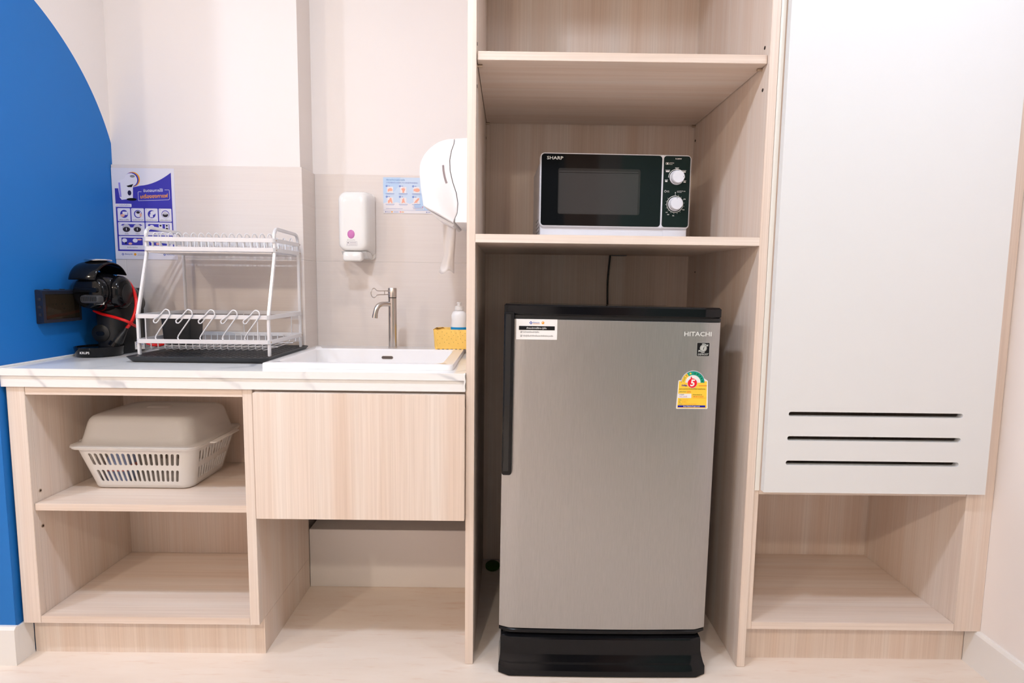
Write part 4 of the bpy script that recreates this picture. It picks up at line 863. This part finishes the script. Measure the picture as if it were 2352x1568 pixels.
sh.done()

# ================================================================ HANDWASHING POSTER
YN = YB-0.0082
t = thing('handwashing_poster', 'pale blue handwashing steps sheet on tiles behind towel dispenser', 'poster', (-0.26, YN, 1.238))
box('sheet', mat('hand_poster_paper', srgb(226, 222, 232), 0.3), t, -0.3490, -0.1720, YN-0.0010, YN-0.0002, 1.2380, 1.3580)
sh = Sheet((-0.3490, YN-0.0010, 1.3580), (1, 0, 0), (0, 0, -1), (0, -1, 0), t, lift=0.00025)
PB, PB2, CR, LV = ink('pale_blue', 208, 222, 240), ink('sky_blue', 192, 214, 240), ink('poster_cream', 238, 232, 234), ink('lavender_blue', 120, 130, 190)
sh.rect(0, 0, 177, 109, PB, 1); sh.disc(20, 25, 34, PB2, 2, a0=0, a1=360) if False else None
sh.poly([(0, 0), (60, 0)]+arcpts(5, 5, 52, 0, 90, 10)+[(0, 52)], PB2, 2); sh.poly([(0, 92)]+[(2*k, 88-5*abs(math.sin(k*0.21))) for k in range(0, 66)]+[(130, 109), (0, 109)], CR, 2); sh.poly([(104, 92), (130, 50), (177, 46), (177, 109), (110, 109)], PB2, 2.6)
sh.rect(0, 109, 177, 120, CR, 2); sh.line([(0, 109.3), (177, 109.3)], 0.5, LV, 3)
sh.text('วิธีการทำความสะอาดมือ', 10, 8.5, 8, ink('teal_blue', 70, 140, 190), 3, align='LEFT', fit=64)
sh.text('5 MOMENTS 6 STEPS TO HANDWASHING', 10, 18, 6.2, LV, 3, align='LEFT', fit=106)
HND = ink('hand_peach', 246, 176, 150)
for r_ in range(2):
    for c_ in range(3):
        x, y = 9+45*c_, 29+35.5*r_
        sh.disc(x+3, y, 3.2, ink('badge_blue', 50, 110, 200), 3); sh.disc(x+3, y, 1.3, CR, 4); sh.rect(x+8, y-1, x+14, y+0.4, LV, 3)
        sh.rect(x+4, y+2, x+25, y+22.5, CR, 3, r=2)
        hx, hy = x+14.5, y+12.5
        if (r_, c_) == (0, 0): sh.poly([(hx-8, hy+7), (hx-8, hy-1), (hx-3, hy-5), (hx+4, hy-6), (hx+9, hy), (hx+6, hy+4), (hx-2, hy+4)], HND, 4)
        elif (r_, c_) == (0, 1): sh.poly([(hx-3, hy+9.5), (hx-3, hy+3), (hx-7, hy-3), (hx-5, hy-6), (hx-3, hy-3), (hx-3, hy-9), (hx-1, hy-4), (hx, hy-10), (hx+1.5, hy-4), (hx+4, hy-9), (hx+4, hy-2), (hx+7, hy-5), (hx+5, hy+2), (hx+3, hy+4), (hx+3, hy+9.5)], HND, 4)
        elif (r_, c_) == (0, 2): sh.disc(hx+2, hy, 9, HND, 4, ry=6); sh.poly([(hx-10, hy-3), (hx-4, hy-5), (hx-4, hy+4), (hx-10, hy+3)], HND, 4)
        elif (r_, c_) == (1, 0): sh.poly([(hx-7, hy+9), (hx-8, hy+1), (hx-4, hy-2), (hx, hy-9), (hx+4, hy-8), (hx+6, hy), (hx+8, hy+9), (hx+4, hy+9), (hx+1, hy+3), (hx-3, hy+9)], HND, 4)
        elif (r_, c_) == (1, 1): sh.poly([(hx-6, hy+9), (hx-4, hy), (hx-5, hy-5), (hx-2, hy-4), (hx+1, hy-10), (hx+3, hy-4), (hx+4, hy+2), (hx+7, hy+9), (hx+2, hy+6)], HND, 4)
        else: sh.poly([(hx-9, hy+9), (hx-4, hy), (hx+4, hy-8), (hx+9, hy-9), (hx+8, hy-3), (hx+1, hy+5), (hx+4, hy+9), (hx-2, hy+6)], HND, 4)
        sh.rect(x-1, y+24.6, x+29, y+25.8, LV, 3); sh.rect(x+1, y+28, x+27, y+28.8, ink('pale_lilac', 180, 184, 214), 3)
sh.rect(9, 104, 66, 104.8, LV, 3); sh.rect(100, 98, 131, 99.2, LV, 3); sh.rect(100, 101.5, 138, 106.5, CR, 3, r=2); sh.rect(101.5, 103.3, 136, 104.6, LV, 4); sh.disc(134, 98, 1.6, RD, 3)
diamond_logo(sh, 8, 115, 2.4, 3); sh.text('พิษณุเวช', 11.5, 115, 4.6, DB, 3, align='LEFT', fit=14); sh.disc(29.5, 115, 2.4, OR, 3); sh.rect(35, 113.8, 52, 116.4, ink('pale_lilac', 180, 184, 214), 3); sh.ring(58, 115, 1.4, 2.4, RD, 3); sh.rect(61, 114, 70, 116, OR, 3); diamond_logo(sh, 148, 115, 2.4, 3); sh.rect(152, 114.4, 160, 115.8, LV, 3)
sh.done()

# ================================================================ STORAGE BOX IN THE LEFT CABINET
ZS = 0.4240
t = thing('lidded_basket', 'milky white plastic basket with slots and clear domed lid', 'storage box', (-0.930, 0.217, ZS))
bo_ = (-1.068, -0.792, 0.116, 0.318); to_ = (-1.094, -0.766, 0.086, 0.348); ZRIM = 0.5470
bk = thing  # alias unused
basket = MB().loft([pr(bo_[0]+0.012, bo_[1]-0.012, bo_[2]+0.012, bo_[3]-0.012, 0.02, ZS), pr(bo_[0]+0.003, bo_[1]-0.003, bo_[2]+0.003, bo_[3]-0.003, 0.026, ZS+0.004), pr(*bo_, 0.028, ZS+0.012), pr(bo_[0]+0.002, bo_[1]-0.002, bo_[2]+0.002, bo_[3]-0.002, 0.028, ZS+0.012), pr(bo_[0]+0.006, bo_[1]-0.006, bo_[2]+0.006, bo_[3]-0.006, 0.024, ZS+0.006)], cap1=True).build('base', MILKY, t, smooth=50)
RAD = 0.030
def lerp4(b): return [bo_[i]+(to_[i]-bo_[i])*b for i in range(4)]
def zat(b): return ZS+0.012+(ZRIM-ZS-0.012)*b
def panel_map(side, off):
    def f(a, b):
        x0, x1, y0, y1 = lerp4(b); z = zat(b)
        if side == 0: return (x0+RAD+(x1-x0-2*RAD)*a, y0+off, z)
        if side == 1: return (x1-off, y0+RAD+(y1-y0-2*RAD)*a, z)
        if side == 2: return (x1-RAD-(x1-x0-2*RAD)*a, y1-off, z)
        return (x0+off, y1-RAD-(y1-y0-2*RAD)*a, z)
    return f
def slot_holes(n, ln):
    hs = []
    for k in range(n):
        c = 0.012+0.976*(k+0.5)/n; hw = 0.0040/ln
        for b0, b1 in ((0.10, 0.42), (0.55, 0.87)):
            hs.append([(c+u/ln, (b0+b1)/2+v/0.111) for u, v in pill(-0.0040, 0.0040, -(b1-b0)*0.0555, (b1-b0)*0.0555, 4)])
    return hs
for side, n, ln in ((0, 17, 0.235), (1, 11, 0.150), (2, 17, 0.235), (3, 11, 0.150)):
    holed([(0, 0), (1, 0), (1, 1), (0, 1)], slot_holes(n, ln), panel_map(side, 0.0), panel_map(side, 0.002)).build('slotted_wall', MILKY, t)
for ci, a0 in ((0, 180), (1, 270), (2, 0), (3, 90)):
    g0, g1 = [], []
    for j in range(9):
        b_ = j/8; x0, x1, y0, y1 = lerp4(b_); z = zat(b_)
        c = [(x0+RAD, y0+RAD), (x1-RAD, y0+RAD), (x1-RAD, y1-RAD), (x0+RAD, y1-RAD)][ci]
        g0.append([(c[0]+RAD*math.cos(math.radians(a0+90*k/8)), c[1]+RAD*math.sin(math.radians(a0+90*k/8)), z) for k in range(9)])
        g1.append([(c[0]+(RAD-0.002)*math.cos(math.radians(a0+90*k/8)), c[1]+(RAD-0.002)*math.sin(math.radians(a0+90*k/8)), z) for k in range(9)])
    MB().loft(g0, False, False, closed=False).loft(g1, False, False, closed=False).build('corner_wall', MILKY, t, smooth=60)
def rim(z, g, r=0.034): return pr(to_[0]-g, to_[1]+g, to_[2]-g, to_[3]+g, r, z)
MB().loft([rim(ZRIM-0.001, -0.001), rim(ZRIM-0.001, 0.010), rim(ZRIM+0.0025, 0.011), rim(ZRIM+0.0025, -0.003), rim(ZRIM-0.001, -0.003)], cap0=False, cap1=False).build('rim', MILKY, t, smooth=40)
for x0_, x1_ in ((to_[0]-0.030, to_[0]-0.008), (to_[1]+0.008, to_[1]+0.030)):
    slab_ = MB().loft([pr(x0_, x1_, 0.150, 0.296, 0.008, ZRIM+0.0008), pr(x0_, x1_, 0.150, 0.296, 0.008, ZRIM+0.0040)]); slab_.build('handle_lip', MILKY, t, smooth=40)
ZL = ZRIM+0.0030
lid = MB().loft([rim(ZL, 0.013), rim(ZL+0.004, 0.012), rim(ZL+0.0055, 0.004), rim(ZL+0.009, -0.006), rim(ZL+0.030, -0.011), rim(ZL+0.062, -0.018), rim(ZL+0.070, -0.021), rim(ZL+0.0765, -0.026), rim(ZL+0.0800, -0.034), rim(ZL+0.0835, -0.070, 0.03), rim(ZL+0.0850, -0.100, 0.02)], cap0=False).build('lid', FROST, t, smooth=60)
sm = lid.modifiers.new('thickness', 'SOLIDIFY'); sm.thickness = 0.0018; sm.offset = -1
MB().loft([pr(-0.965, -0.895, 0.200, 0.234, 0.012, ZL+0.0846), pr(-0.961, -0.899, 0.204, 0.230, 0.011, ZL+0.0885), pr(-0.955, -0.905, 0.209, 0.225, 0.008, ZL+0.0890)]).build('lid_knob', FROST, lid, smooth=50)
pk = thing('snack_packet', 'small blue and red packet seen through the slotted white basket', 'packet', (-1.025, 0.17, ZS+0.006))
MB().loft([pr(-1.050, -0.992, 0.150, 0.200, 0.008, ZS+0.007), pr(-1.054, -0.988, 0.146, 0.204, 0.010, ZS+0.030), pr(-1.052, -0.990, 0.148, 0.202, 0.010, ZS+0.065), pr(-1.046, -0.996, 0.154, 0.196, 0.008, ZS+0.090)]).build('pouch', ink('packet_blue', 165, 180, 222), pk, smooth=50)
MB().loft([pr(-1.0545, -0.9875, 0.1455, 0.2045, 0.010, ZS+0.040), pr(-1.0545, -0.9875, 0.1455, 0.2045, 0.010, ZS+0.055)], cap0=False, cap1=False).build('band', ink('packet_red', 226, 150, 150), pk, smooth=50)

# ================================================================ CEILING DOWNLIGHTS (fixtures for the lamps above)
for i, (x, y, e, lc) in enumerate(LIGHTS):
    row = ['above the blue painted wall', 'above the space in front of the sink', 'above the front of the vented white door', 'by the far left wall of the room', 'in the middle of the rear ceiling', 'above the brown rear door'][i]
    t = thing('ceiling_downlight', 'round white ceiling downlight '+row, 'ceiling light', (x, y, CEIL), group='ceiling downlights')
    MB().lathe([(0.052, -0.0005), (0.066, -0.0005), (0.066, -0.004), (0.052, -0.006)], (x, y, CEIL), 'Z', 28, cap=False).build('trim_ring', WHITES, t, smooth=40)
    MB().lathe([(0.050, -0.0012), (0.0, -0.0012)], (x, y, CEIL), 'Z', 28, cap=False).build('diffuser', GLOWM, t)
# switch plate on the teal wall behind the camera
t = thing('wall_switch', 'white double switch plate on the teal rear wall', 'switch', (1.90, RY, 1.05))
box('plate', WHITES, t, 1.84, 1.96, RY+0.0003, RY+0.009, 0.99, 1.07, bevel=0.002)
box('rocker', WHITES, t, 1.855, 1.895, RY+0.0092, RY+0.012, 1.005, 1.055, bevel=0.001)
box('rocker', WHITES, t, 1.905, 1.945, RY+0.0092, RY+0.012, 1.005, 1.055, bevel=0.001)
